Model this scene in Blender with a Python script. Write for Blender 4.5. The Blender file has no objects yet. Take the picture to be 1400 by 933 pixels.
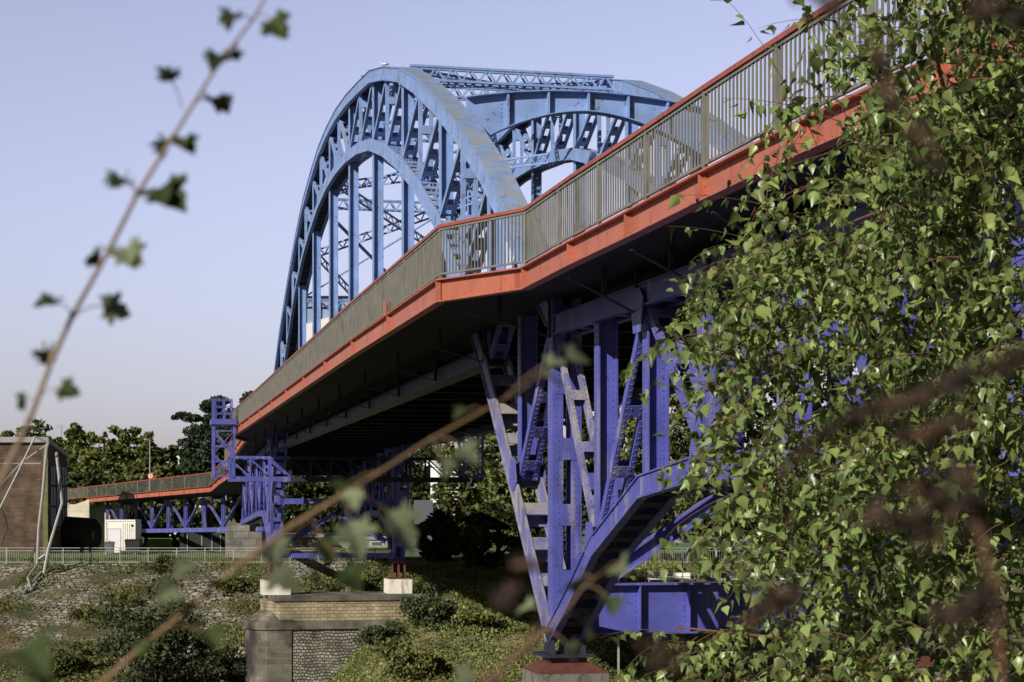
import bpy, math, random
import numpy as np
from mathutils import Vector, Matrix
random.seed(7); RNG = np.random.default_rng(7)
R = math.radians
scene = bpy.context.scene
col = scene.collection
FPX = 2400.0                                   # focal length in pixels of the 1400 wide photograph
def at(x, y, Y): return Vector(((x-700)*Y/FPX, Y, (700-y)*Y/FPX))
# ------------------------------------------------------------------ materials
def mat(name, colr, rough=.6, var=.25, scale=3.0, dirt=None, dirt_amt=.0, dirt_scale=2.5, lichen=None, lichen_amt=0.,
        bump=.0, bump_scale=30., metallic=0., streak=False, tint=False, trans=0., spec=.4, rust=0.):
    m = bpy.data.materials.new(name); m.use_nodes = True
    nt = m.node_tree; N = nt.nodes; L = nt.links; N.clear()
    out = N.new('ShaderNodeOutputMaterial'); bs = N.new('ShaderNodeBsdfPrincipled')
    bs.inputs['Roughness'].default_value = rough; bs.inputs['Metallic'].default_value = metallic
    bs.inputs['Specular IOR Level'].default_value = spec
    geo = N.new('ShaderNodeNewGeometry')
    def noise(sc, det=5, stretch=None):
        n = N.new('ShaderNodeTexNoise'); n.inputs['Scale'].default_value = sc; n.inputs['Detail'].default_value = det
        if stretch:
            mp = N.new('ShaderNodeMapping'); mp.inputs['Scale'].default_value = stretch
            L.new(geo.outputs['Position'], mp.inputs['Vector']); L.new(mp.outputs[0], n.inputs['Vector'])
        else: L.new(geo.outputs['Position'], n.inputs['Vector'])
        return n.outputs['Fac']
    def rng(src, a, b, c, d):
        r = N.new('ShaderNodeMapRange'); L.new(src, r.inputs[0])
        for i, v in enumerate((a, b, c, d)): r.inputs[i+1].default_value = v
        return r.outputs[0]
    def mix(f, a, b):
        x = N.new('ShaderNodeMix'); x.data_type = 'RGBA'
        if isinstance(f, float): x.inputs[0].default_value = f
        else: L.new(f, x.inputs[0])
        for i, v in ((6, a), (7, b)):
            if isinstance(v, tuple): x.inputs[i].default_value = (*v, 1)
            else: L.new(v, x.inputs[i])
        return x.outputs[2]
    lo = tuple(c*(1-var) for c in colr); hi = tuple(min(1, c*(1+var*.7)) for c in colr)
    c = mix(rng(noise(scale), .3, .7, 0, 1), lo, hi)
    if tint:
        a = N.new('ShaderNodeAttribute'); a.attribute_name = 'tint'
        c2 = N.new('ShaderNodeMix'); c2.data_type = 'RGBA'; c2.blend_type = 'MULTIPLY'; c2.inputs[0].default_value = 1
        L.new(c, c2.inputs[6]); L.new(a.outputs['Color'], c2.inputs[7]); c = c2.outputs[2]
    if dirt:
        f = noise(dirt_scale, 8, (1.0, 1.0, .18) if streak else None)
        c = mix(rng(f, .66-dirt_amt, .74-dirt_amt*.6, 0, .85), c, dirt)
    if rust:
        f = noise(7.0, 9); f2 = rng(f, .62, .68, 0, rust)
        c = mix(f2, c, (.10,.045,.025))
    if lichen:
        sep = N.new('ShaderNodeSeparateXYZ'); L.new(geo.outputs['Normal'], sep.inputs[0])
        up = rng(sep.outputs['Z'], .2, .75, 0, 1)
        f = rng(noise(1.6, 8), .42, .62, 0, 1)
        mm = N.new('ShaderNodeMath'); mm.operation = 'MULTIPLY'; L.new(up, mm.inputs[0]); L.new(f, mm.inputs[1])
        m3 = N.new('ShaderNodeMath'); m3.operation = 'MULTIPLY'; L.new(mm.outputs[0], m3.inputs[0]); m3.inputs[1].default_value = lichen_amt
        c = mix(m3.outputs[0], c, lichen)
    L.new(c, bs.inputs['Base Color'])
    if bump:
        b = N.new('ShaderNodeBump'); b.inputs['Strength'].default_value = bump; b.inputs['Distance'].default_value = .03
        L.new(noise(bump_scale, 6), b.inputs['Height']); L.new(b.outputs[0], bs.inputs['Normal'])
    if trans:
        tr = N.new('ShaderNodeBsdfTranslucent'); L.new(c, tr.inputs['Color'])
        ms = N.new('ShaderNodeMixShader'); ms.inputs[0].default_value = trans
        L.new(bs.outputs[0], ms.inputs[1]); L.new(tr.outputs[0], ms.inputs[2]); L.new(ms.outputs[0], out.inputs[0])
    else: L.new(bs.outputs[0], out.inputs[0])
    return m
def brickmat(name, c1, c2, mortar, bw, bh, msize=.02, axis='XZ', rough=.9, bump=.5, distort=0., dirt=None, dirt_amt=.1, offset=.5):
    m = bpy.data.materials.new(name); m.use_nodes = True
    nt = m.node_tree; N = nt.nodes; L = nt.links
    bs = N['Principled BSDF']; bs.inputs['Roughness'].default_value = rough; bs.inputs['Specular IOR Level'].default_value = .2
    geo = N.new('ShaderNodeNewGeometry'); sep = N.new('ShaderNodeSeparateXYZ'); L.new(geo.outputs['Position'], sep.inputs[0])
    comb = N.new('ShaderNodeCombineXYZ')
    if axis == 'XZ':
        ad = N.new('ShaderNodeMath'); ad.operation = 'ADD'; L.new(sep.outputs['X'], ad.inputs[0]); L.new(sep.outputs['Y'], ad.inputs[1])
        L.new(ad.outputs[0], comb.inputs[0]); L.new(sep.outputs['Z'], comb.inputs[1])
    else:
        L.new(sep.outputs['X'], comb.inputs[0]); L.new(sep.outputs['Y'], comb.inputs[1])
    vec = comb.outputs[0]
    if distort:
        nz = N.new('ShaderNodeTexNoise'); nz.inputs['Scale'].default_value = 1.3; nz.inputs['Detail'].default_value = 3; L.new(vec, nz.inputs['Vector'])
        va = N.new('ShaderNodeVectorMath'); va.operation = 'MULTIPLY_ADD'; L.new(nz.outputs['Color'], va.inputs[0])
        va.inputs[1].default_value = (distort,)*3; L.new(vec, va.inputs[2]); vec = va.outputs[0]
    br = N.new('ShaderNodeTexBrick'); L.new(vec, br.inputs['Vector']); br.offset = offset
    br.inputs['Color1'].default_value = (*c1, 1); br.inputs['Color2'].default_value = (*c2, 1); br.inputs['Mortar'].default_value = (*mortar, 1)
    br.inputs['Scale'].default_value = 1; br.inputs['Mortar Size'].default_value = msize; br.inputs['Mortar Smooth'].default_value = .3
    br.inputs['Brick Width'].default_value = bw; br.inputs['Row Height'].default_value = bh; br.inputs['Bias'].default_value = 0
    nz = N.new('ShaderNodeTexNoise'); nz.inputs['Scale'].default_value = 1.1; nz.inputs['Detail'].default_value = 8; L.new(geo.outputs['Position'], nz.inputs['Vector'])
    rg = N.new('ShaderNodeMapRange'); L.new(nz.outputs['Fac'], rg.inputs[0]); rg.inputs[1].default_value = .3; rg.inputs[2].default_value = .7; rg.inputs[3].default_value = .55; rg.inputs[4].default_value = 1.25
    mx = N.new('ShaderNodeVectorMath'); mx.operation = 'SCALE'; L.new(br.outputs['Color'], mx.inputs[0]); L.new(rg.outputs[0], mx.inputs['Scale'])
    c = mx.outputs[0]
    if dirt:
        n2 = N.new('ShaderNodeTexNoise'); n2.inputs['Scale'].default_value = .35; n2.inputs['Detail'].default_value = 9; L.new(geo.outputs['Position'], n2.inputs['Vector'])
        r2 = N.new('ShaderNodeMapRange'); L.new(n2.outputs['Fac'], r2.inputs[0]); r2.inputs[1].default_value = .58-dirt_amt; r2.inputs[2].default_value = .68-dirt_amt*.8
        xm = N.new('ShaderNodeMix'); xm.data_type = 'RGBA'; L.new(r2.outputs[0], xm.inputs[0]); L.new(c, xm.inputs[6]); xm.inputs[7].default_value = (*dirt, 1); c = xm.outputs[2]
    L.new(c, bs.inputs['Base Color'])
    b = N.new('ShaderNodeBump'); b.inputs['Strength'].default_value = bump; b.inputs['Distance'].default_value = .05
    ad = N.new('ShaderNodeMath'); ad.operation = 'SUBTRACT'; L.new(nz.outputs['Fac'], ad.inputs[0]); L.new(br.outputs['Fac'], ad.inputs[1])
    L.new(ad.outputs[0], b.inputs['Height']); L.new(b.outputs[0], bs.inputs['Normal'])
    return m
GRIME = (.045, .04, .035)
M = dict(
 sky_steel = mat('light_blue_paint', (.225,.345,.65), .5, .16, 2.2, dirt=(.20,.25,.36), dirt_amt=.10, dirt_scale=3.2, streak=True, lichen=(.36,.34,.26), lichen_amt=.6, bump=.12, bump_scale=25, rust=.55),
 violet = mat('violet_blue_paint', (.094,.104,.40), .45, .22, 1.8, dirt=(.24,.24,.36), dirt_amt=.10, dirt_scale=3.0, streak=True, lichen=(.3,.28,.24), lichen_amt=.4, bump=.12, bump_scale=25, rust=.6),
 violet_worn = mat('worn_violet_paint', (.16,.165,.37), .5, .3, 2.5, dirt=(.34,.33,.35), dirt_amt=.17, dirt_scale=5, streak=True, lichen=(.33,.3,.25), lichen_amt=.8, bump=.25, bump_scale=25),
 red = mat('salmon_red_paint', (.44,.14,.088), .5, .14, 1.5, dirt=(.30,.07,.04), dirt_amt=.085, dirt_scale=4, streak=True, bump=.08, rust=.5),
 rail_red = mat('dull_red_rail_paint', (.34,.09,.06), .5, .2, 4, dirt=(.16,.06,.045), dirt_amt=.1, dirt_scale=9),
 bar = mat('grey_olive_bars', (.20,.195,.17), .55, .2, 3, dirt=(.09,.08,.06), dirt_amt=.08, dirt_scale=6, streak=True),
 soffit = mat('shade_dark_steel', (.009,.0085,.012), .8, .3, 2, dirt=(.008,.008,.008), dirt_amt=.12),  # near-black colour stands in for the shade below the deck
 shade_blue = mat('shade_blue_underside', (.02,.03,.065), .7, .3, 3),  # arch blue darkened so the chord undersides carry their shade in the paint
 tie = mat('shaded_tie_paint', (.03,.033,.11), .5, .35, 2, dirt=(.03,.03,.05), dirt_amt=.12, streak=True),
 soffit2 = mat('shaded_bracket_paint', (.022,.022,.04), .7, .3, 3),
 deck = mat('asphalt_deck', (.05,.05,.05), .9, .2, 4, bump=.3),
 pale_concrete = mat('pale_concrete', (.66,.60,.46), .9, .2, .8, dirt=(.2,.19,.14), dirt_amt=.1, dirt_scale=.9, streak=True),
 concrete = mat('weathered_concrete', (.30,.28,.23), .9, .2, .8, dirt=(.12,.115,.09), dirt_amt=.13, dirt_scale=.9, streak=True, bump=.4, bump_scale=14),
 white_block = mat('whitewashed_concrete', (.78,.76,.66), .8, .08, 2, dirt=(.25,.26,.14), dirt_amt=.14, dirt_scale=3, streak=True, bump=.2),
 dark_red = mat('bearing_red_paint', (.12,.04,.032), .75, .3, 4, dirt=(.12,.05,.03), dirt_amt=.12, dirt_scale=6),
 pedestal = mat('pedestal_stone', (.17,.165,.15), .85, .3, 3, dirt=(.06,.06,.05), dirt_amt=.12, dirt_scale=5, bump=.5),
 white = mat('white_container_paint', (.80,.79,.75), .45, .06, 1.5, dirt=(.45,.42,.36), dirt_amt=.05, dirt_scale=3, streak=True),
 whiteplain = mat('white_render', (.72,.73,.76), .7, .06, .5),
 grey_metal = mat('galvanised_steel', (.36,.37,.36), .45, .15, 5, metallic=.3),
 greyblue = mat('grey_blue_cladding', (.25,.32,.47), .5, .2, .4),
 dark = mat('dark_painted_metal', (.012,.014,.018), .6, .3, 2),
 tank = mat('dark_green_tank_paint', (.01,.016,.015), .9, .3, 2),
 roof = mat('grey_roof_edge', (.27,.27,.28), .6, .15, 1),
 glass = mat('dim_window_pane', (.10,.12,.15), .15, .3, .8, spec=.8),
 green_sheet = mat('green_tarpaulin', (.13,.19,.05), .7, .15, 1.5),
 greenpost = mat('mossy_corner_post', (.13,.14,.055), .8, .3, 2),
 rust = mat('rusty_striped_sheet', (.42,.14,.07), .7, .3, 6, dirt=(.5,.4,.34), dirt_amt=.2, dirt_scale=8),
 bin_grey = mat('grey_plastic', (.10,.11,.13), .5, .1, 3),
 cream = mat('cream_fabric', (.80,.80,.84), .8, .05, 3),
 bark = mat('dark_bark', (.07,.055,.04), .9, .3, 8, bump=.5),
 birchbark = mat('birch_bark', (.42,.33,.24), .8, .3, 6, dirt=(.05,.04,.035), dirt_amt=.1, dirt_scale=9, bump=.3),
 twig = mat('reddish_twig', (.15,.075,.045), .7, .3, 14),
 stem_brown = mat('ochre_stem_bark', (.21,.135,.07), .7, .25, 22),
 stem_grey = mat('pale_pinkish_stem_bark', (.24,.17,.13), .7, .25, 22),
 seed = mat('brown_seed_husk', (.05,.034,.024), .9, .5, 18, tint=True),
 leaf_birch = mat('birch_leaf', (.185,.245,.078), .34, .25, 1.6, tint=True, trans=.28, spec=.45),
 leaf_tree = mat('tree_foliage', (.11,.13,.04), .6, .35, .25, tint=True, trans=.2, spec=.2),
 leaf_pine = mat('pine_foliage', (.042,.065,.035), .6, .35, .5, tint=True, trans=.12, spec=.2),
 leaf_bush = mat('shrub_foliage', (.10,.125,.055), .6, .3, .8, tint=True, trans=.2, spec=.2),
 leaf_weed = mat('weed_foliage', (.175,.19,.065), .65, .4, .5, tint=True, trans=.2, spec=.2),
 leaf_grass = mat('sunlit_grass_blades', (.23,.265,.085), .65, .4, .45, tint=True, trans=.25, spec=.2),
 leaf_maple = mat('pale_green_leaf', (.19,.225,.13), .6, .25, 30, tint=True, trans=.35, spec=.2),
 leaf_dark = mat('deep_green_leaf', (.06,.085,.03), .6, .25, 30, tint=True, trans=.3, spec=.2),
 grass = mat('lawn_grass', (.12,.19,.05), .9, .35, .6, bump=.6, bump_scale=12),
 gull = mat('gull_plumage', (.62,.62,.62), .8, .25, 9),
 pigeon = mat('pigeon_plumage', (.12,.13,.16), .7, .3, 9),
 orange_beak = mat('orange_beak', (.6,.3,.05), .5, .1, 9),
 sign_white = mat('sign_face', (.8,.8,.8), .4, .03, 2),
 sign_red = mat('sign_red_ring', (.6,.03,.03), .4, .05, 2),
 brick = brickmat('brown_brick', (.105,.072,.052), (.15,.10,.072), (.075,.056,.044), .9, .2, .02, bump=.3),
 lowbrick = brickmat('low_building_brick', (.16,.08,.055), (.2,.11,.07), (.14,.11,.09), .25, .075, .007, bump=.3),
 ashlar = brickmat('dark_ashlar', (.19,.175,.145), (.115,.107,.09), (.26,.25,.21), .95, .34, .014, bump=.8, dirt=(.045,.042,.038), dirt_amt=.06),
 beige_stone = brickmat('beige_coursed_stone', (.42,.35,.23), (.30,.26,.17), (.16,.14,.10), .42, .19, .014, bump=.8, distort=.05, dirt=(.19,.17,.12), dirt_amt=.02),
 rubble = brickmat('rubble_stone', (.36,.34,.29), (.17,.16,.135), (.06,.055,.045), .26, .17, .03, bump=1., distort=.35),
 greypierstone = brickmat('grey_pier_stone', (.22,.21,.18), (.17,.16,.14), (.10,.10,.09), 1.2, .5, .02, bump=.5),
)
# ------------------------------------------------------------------ mesh builder
class MB:
    def __init__(s): s.v = []; s.f = []
    def hexa(s, P):
        b = len(s.v); s.v += [Vector(p) for p in P]
        for q in ((0,1,2,3),(7,6,5,4),(0,4,5,1),(1,5,6,2),(2,6,7,3),(3,7,4,0)): s.f.append(tuple(b+i for i in q))
    def beam(s, p, q, a, b):                    # prism p->q with half vectors a and b
        p, q, a, b = Vector(p), Vector(q), Vector(a), Vector(b)
        s.hexa([p-a-b, p+a-b, p+a+b, p-a+b, q-a-b, q+a-b, q+a+b, q-a+b])
    def box(s, x0, x1, y0, y1, z0, z1):
        s.hexa([(x0,y0,z0),(x1,y0,z0),(x1,y1,z0),(x0,y1,z0),(x0,y0,z1),(x1,y0,z1),(x1,y1,z1),(x0,y1,z1)])
    def tube(s, pts, rad, n=8, cap=True):
        pts = [Vector(p) for p in pts]
        if not hasattr(rad, '__len__'): rad = [rad]*len(pts)
        b0 = len(s.v); up = Vector((0,0,1)); prev = None
        for i, p in enumerate(pts):
            t = (pts[min(i+1, len(pts)-1)] - pts[max(i-1, 0)]).normalized()
            if prev is None:
                a = t.cross(up if abs(t.z) < .9 else Vector((1,0,0))).normalized()
            else: a = (prev - t*prev.dot(t)).normalized()
            prev = a; c = t.cross(a)
            for j in range(n):
                w = 2*math.pi*j/n; s.v.append(p + (a*math.cos(w)+c*math.sin(w))*rad[i])
        for i in range(len(pts)-1):
            for j in range(n):
                k = (j+1) % n; s.f.append((b0+i*n+j, b0+i*n+k, b0+(i+1)*n+k, b0+(i+1)*n+j))
        if cap:
            s.f.append(tuple(b0+j for j in reversed(range(n)))); s.f.append(tuple(b0+(len(pts)-1)*n+j for j in range(n)))
    def quad(s, *P):
        b = len(s.v); s.v += [Vector(p) for p in P]; s.f.append(tuple(range(b, b+len(P))))
    def cone(s, p, nrm, r, h, n=6):
        nrm = Vector(nrm).normalized(); a = nrm.orthogonal().normalized(); c = nrm.cross(a); b = len(s.v)
        for rr, hh in ((r, 0), (r*.62, h)):
            for j in range(n):
                w = 2*math.pi*j/n; s.v.append(Vector(p)+(a*math.cos(w)+c*math.sin(w))*rr+nrm*hh)
        for j in range(n):
            k = (j+1) % n; s.f.append((b+j, b+k, b+n+k, b+n+j))
        s.f.append(tuple(b+n+j for j in range(n)))
    def lathe(s, c, prof, n=16):
        c = Vector(c); b = len(s.v)
        for r, z in prof:
            for j in range(n):
                w = 2*math.pi*j/n; s.v.append(c+Vector((r*math.cos(w), r*math.sin(w), z)))
        for i in range(len(prof)-1):
            for j in range(n):
                k = (j+1) % n; s.f.append((b+i*n+j, b+i*n+k, b+(i+1)*n+k, b+(i+1)*n+j))
        s.f.append(tuple(b+j for j in reversed(range(n)))); s.f.append(tuple(b+(len(prof)-1)*n+j for j in range(n)))
    def ellip(s, c, r, n=12, m=8, rot=None):
        c = Vector(c); b = len(s.v); rot = rot or Matrix.Identity(3)
        for i in range(m+1):
            t = math.pi*i/m
            for j in range(n):
                w = 2*math.pi*j/n
                s.v.append(c + rot @ Vector((r[0]*math.sin(t)*math.cos(w), r[1]*math.sin(t)*math.sin(w), r[2]*math.cos(t))))
        for i in range(m):
            for j in range(n):
                k = (j+1) % n; s.f.append((b+i*n+j, b+(i+1)*n+j, b+(i+1)*n+k, b+i*n+k))
    def build(s, name, material, parent=None, smooth=False):
        off = Vector(parent.matrix_world.translation) if parent else Vector((0,0,0))
        if parent is None and s.v:
            xs = [v.x for v in s.v]; ys = [v.y for v in s.v]; zs = [v.z for v in s.v]
            off = Vector(((min(xs)+max(xs))/2, (min(ys)+max(ys))/2, min(zs)))
        me = bpy.data.meshes.new(name); me.from_pydata([tuple(v-off) for v in s.v], [], s.f); me.update()
        if smooth: me.polygons.foreach_set('use_smooth', [True]*len(me.polygons))
        o = bpy.data.objects.new(name, me); col.objects.link(o); me.materials.append(material)
        if parent: o.parent = ROOT.get(parent.name, parent) if False else parent
        else: o.location = off
        o.matrix_world  # noqa
        WL[o.name] = off
        if parent is not None and parent.type == 'MESH':
            o.matrix_parent_inverse = Matrix.Identity(4)
        return o
ROOT = {}; WL = {}
def kid(mb, name, material, parent, smooth=False):          # mesh in world coordinates, parented to thing or part
    off = WL[parent.name]
    me = bpy.data.meshes.new(name); me.from_pydata([tuple(v-off) for v in mb.v], [], mb.f); me.update()
    if smooth: me.polygons.foreach_set('use_smooth', [True]*len(me.polygons))
    o = bpy.data.objects.new(name, me); col.objects.link(o); me.materials.append(material)
    o.parent = parent; WL[o.name] = Vector(off); return o
def empty(name, loc, label, cat, group=None):
    o = bpy.data.objects.new(name, None); col.objects.link(o); o.location = loc; o.empty_display_size = .3
    o['label'] = label; o['category'] = cat
    if group: o['group'] = group
    WL[o.name] = Vector(loc); return o
def tag(o, label, cat, group=None, kind=None):
    o['label'] = label; o['category'] = cat
    if group: o['group'] = group
    if kind: o['kind'] = kind
    return o
def struct(o): o['kind'] = 'structure'; return o
# ------------------------------------------------------------------ bridge frame
TH = math.atan2(530, FPX)
bdir = Vector((-math.sin(TH), math.cos(TH), 0)); cdir = Vector((math.cos(TH), math.sin(TH), 0)); UP = Vector((0,0,1))
ORG = Vector((1.0286, 34.286, 0)); PL = 6.47; WID = 7.05; KF = 10.4
def B(k, w, z): return ORG + bdir*(k*PL) - cdir*w + UP*z
def interp(T, k):
    if k <= T[0][0]: return T[0][1]
    for (a, za), (b, zb) in zip(T, T[1:]):
        if k <= b: return za+(zb-za)*(k-a)/(b-a)
    return T[-1][1]
TOP = [(-3.4,3.95),(0,3.95),(.05,4.1),(.3,5.1),(.64,6.5),(.88,7.5),(1.18,8.6),(1.61,9.95),(2.1,11.3),(2.54,12.42),(3.03,13.5),(3.58,14.4),(4.04,15.0),(4.94,15.6),(5.68,15.88),(6.41,15.7),(6.94,15.2),(7.52,14.5),(7.98,13.6),(8.67,11.95),(9.47,9.6),(10.05,7.4),(10.4,5.7),(10.8,4.0),(14.6,3.0)]
LOW = [(-3.4,.45),(-2.9,.5),(-1.86,.63),(-1.395,.63),(-.95,.40),(-.5,-.62),(-.25,-1.55),(0,-2.4),(.46,.33),(.84,2.64),(1,3.45),(1.9,7.5),(2.2,8.45),(2.65,9.75),(3.16,10.95),(3.74,12.1),(4.21,12.75),(4.66,13.1),(5.25,13.45),(5.9,13.5),(6.41,13.3),(6.87,12.9),(7.31,12.35),(7.6,11.9),(8,11.1),(8.4,9.9),(8.9,8.2),(9.3,6.7),(9.8,4.2),(10.1,1.4),(10.4,-2.9),(10.8,-1.0),(11.2,-.1),(11.8,-.1),(14.2,-.75),(14.6,-.8)]
bridge = empty('arch_bridge', B(0,0,-2.4), 'large riveted light blue and violet steel truss arch bridge with salmon red walkway edge', 'bridge')
class Tr:                                        # one truss plane at lateral offset w0
    def __init__(s, w0): s.w0 = w0
    def pt(s, k, z, w=0, n=0): return B(k, s.w0+w, z)
def frame(p, q):                                 # in-plane unit direction and normal for bridge plane points
    t = (q-p).normalized(); n = cdir.cross(t).normalized(); return t, n   # n points "up/front"
def rivline(mb, p, q, nrm, sp=.12, r=.017):
    L = (q-p).length; n = max(1, int(L/sp))
    for i in range(n): mb.cone(p+(q-p)*((i+.5)/n), nrm, r, r*.8, 6)
def hpost(mb, p, q, hl, d=.15, riv=False):       # rolled H section with the web facing along the bridge
    t, n = frame(p, q)
    for s in (-1, 1): mb.beam(p+cdir*s*hl, q+cdir*s*hl, cdir*.016, n*d)
    mb.beam(p, q, cdir*(hl-.017), n*.012)
    f = n if n.dot(bdir) < 0 else -n
    if riv:
        for s in (-1, 1):
            rivline(mb, p+cdir*s*(hl-.05)+f*.012, q+cdir*s*(hl-.05)+f*.012, f)
            rivline(mb, p-cdir*(hl+.016)+f*s*(d*.5), q-cdir*(hl+.016)+f*s*(d*.5), -cdir)
def batt(mb, p, q, hl, strip, d, sp, bh, riv=False, thick=.02, first=.3):   # two legs joined by batten plates
    t, n = frame(p, q); L = (q-p).length; f = n if n.dot(bdir) < 0 else -n
    for s in (-1, 1):
        mb.beam(p+cdir*s*hl, q+cdir*s*hl, cdir*thick, n*d)
        for e in (-1, 1): mb.beam(p+cdir*s*(hl-thick-strip/2)+n*e*(d-thick), q+cdir*s*(hl-thick-strip/2)+n*e*(d-thick), cdir*(strip/2-.001), n*thick)
        if riv:
            for dx in (.3, .85): rivline(mb, p+cdir*s*(hl-strip*dx)+f*d, q+cdir*s*(hl-strip*dx)+f*d, f)
            rivline(mb, p-cdir*(hl+thick)+f*s*d*.6, q-cdir*(hl+thick)+f*s*d*.6, -cdir)
    c = first
    while c < L-bh:
        a = p+t*c; b = p+t*(c+bh)
        for e in (-1, 1): mb.beam(a+n*e*(d+.006), b+n*e*(d+.006), cdir*(hl-thick-.01), n*.007)
        if riv:
            for s in (-1, 1): rivline(mb, a+cdir*s*(hl-.09)+f*(d+.013), b+cdir*s*(hl-.09)+f*(d+.013), f, .1)
        c += sp
def chord(mb, pts, hl, d, plate=True, sp=.55, bh=.2, over=.06, riv=0, bplate=True, under=None):
    for i, (p, q) in enumerate(zip(pts, pts[1:])):
        t, n = frame(p, q)
        if n.z < 0 or (abs(n.z) < .02 and n.dot(bdir) > 0): n = -n
        for s in (-1, 1):
            mb.beam(p+cdir*s*hl-t*.02, q+cdir*s*hl+t*.02, cdir*.025, n*d)
            if bplate: mb.beam(p+cdir*s*(hl+.0)-n*d, q+cdir*s*(hl+.0)-n*d, cdir*.075, n*.012)
        if plate: mb.beam(p+n*(d+.014)-t*.01, q+n*(d+.014)+t*.01, cdir*(hl+over), n*.013)
        L = (q-p).length; c = .12
        while c < L-.1:
            a = p+t*c; b = p+t*min(L, c+bh)
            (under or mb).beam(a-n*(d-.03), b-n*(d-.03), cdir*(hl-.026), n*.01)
            if not plate: mb.beam(a+n*(d-.03), b+n*(d-.03), cdir*(hl-.026), n*.01)
            c += sp
        # splice plate
        if (q-p).length > 1: mb.beam(p+t*.05-cdir*(hl+.032), p+t*.65-cdir*(hl+.032), cdir*.006, n*(d*.82))
        if riv:
            for e in (-.78, .78): rivline(mb, p-cdir*(hl+.026)+n*d*e, q-cdir*(hl+.026)+n*d*e, -cdir, .12)
            if plate:
                f = n
                for s in (-1, 1): rivline(mb, p+cdir*s*(hl+.01)+n*(d+.027), q+cdir*s*(hl+.01)+n*(d+.027), n, .16, .014)
def gusset(c, sx, sz, riv=False):
    for s in (-1, 1):
        mb = MB()
        P = [c+cdir*s*.315+bdir*a+UP*b for a, b in ((-sx,-sz*.5),(-sx*.55,sz),(sx*.55,sz),(sx,-sz*.5),(sx*.4,-sz),(-sx*.4,-sz))]
        b0 = len(mb.v); th = cdir*.008
        mb.v += [p-th for p in P]+[p+th for p in P]; m = len(P)
        mb.f.append(tuple(b0+i for i in range(m))); mb.f.append(tuple(b0+m+i for i in reversed(range(m))))
        for i in range(m): mb.f.append((b0+i, b0+m+i, b0+m+(i+1)%m, b0+(i+1)%m))
        if riv and s == -1:
            for i in range(m): rivline(mb, P[i]*.85+c*.15-cdir*(.315*.15+.01), P[(i+1)%m]*.85+c*.15-cdir*(.315*.15+.01), -cdir, .11)
        kid(mb, 'gusset_plate', M['violet'], bridge)
half = [i*.5 for i in range(0, 21)]+[10.4]
SPAN = [-3.3,-2.8,-2.33,-1.86,-1.395,-.93,-.467]
FSPAN = [10.9,11.4,11.9,12.4,12.9,13.4,13.9,14.4]
def arch_mat(z): return M['sky_steel'] if z > 4.6 else M['violet']
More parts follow.
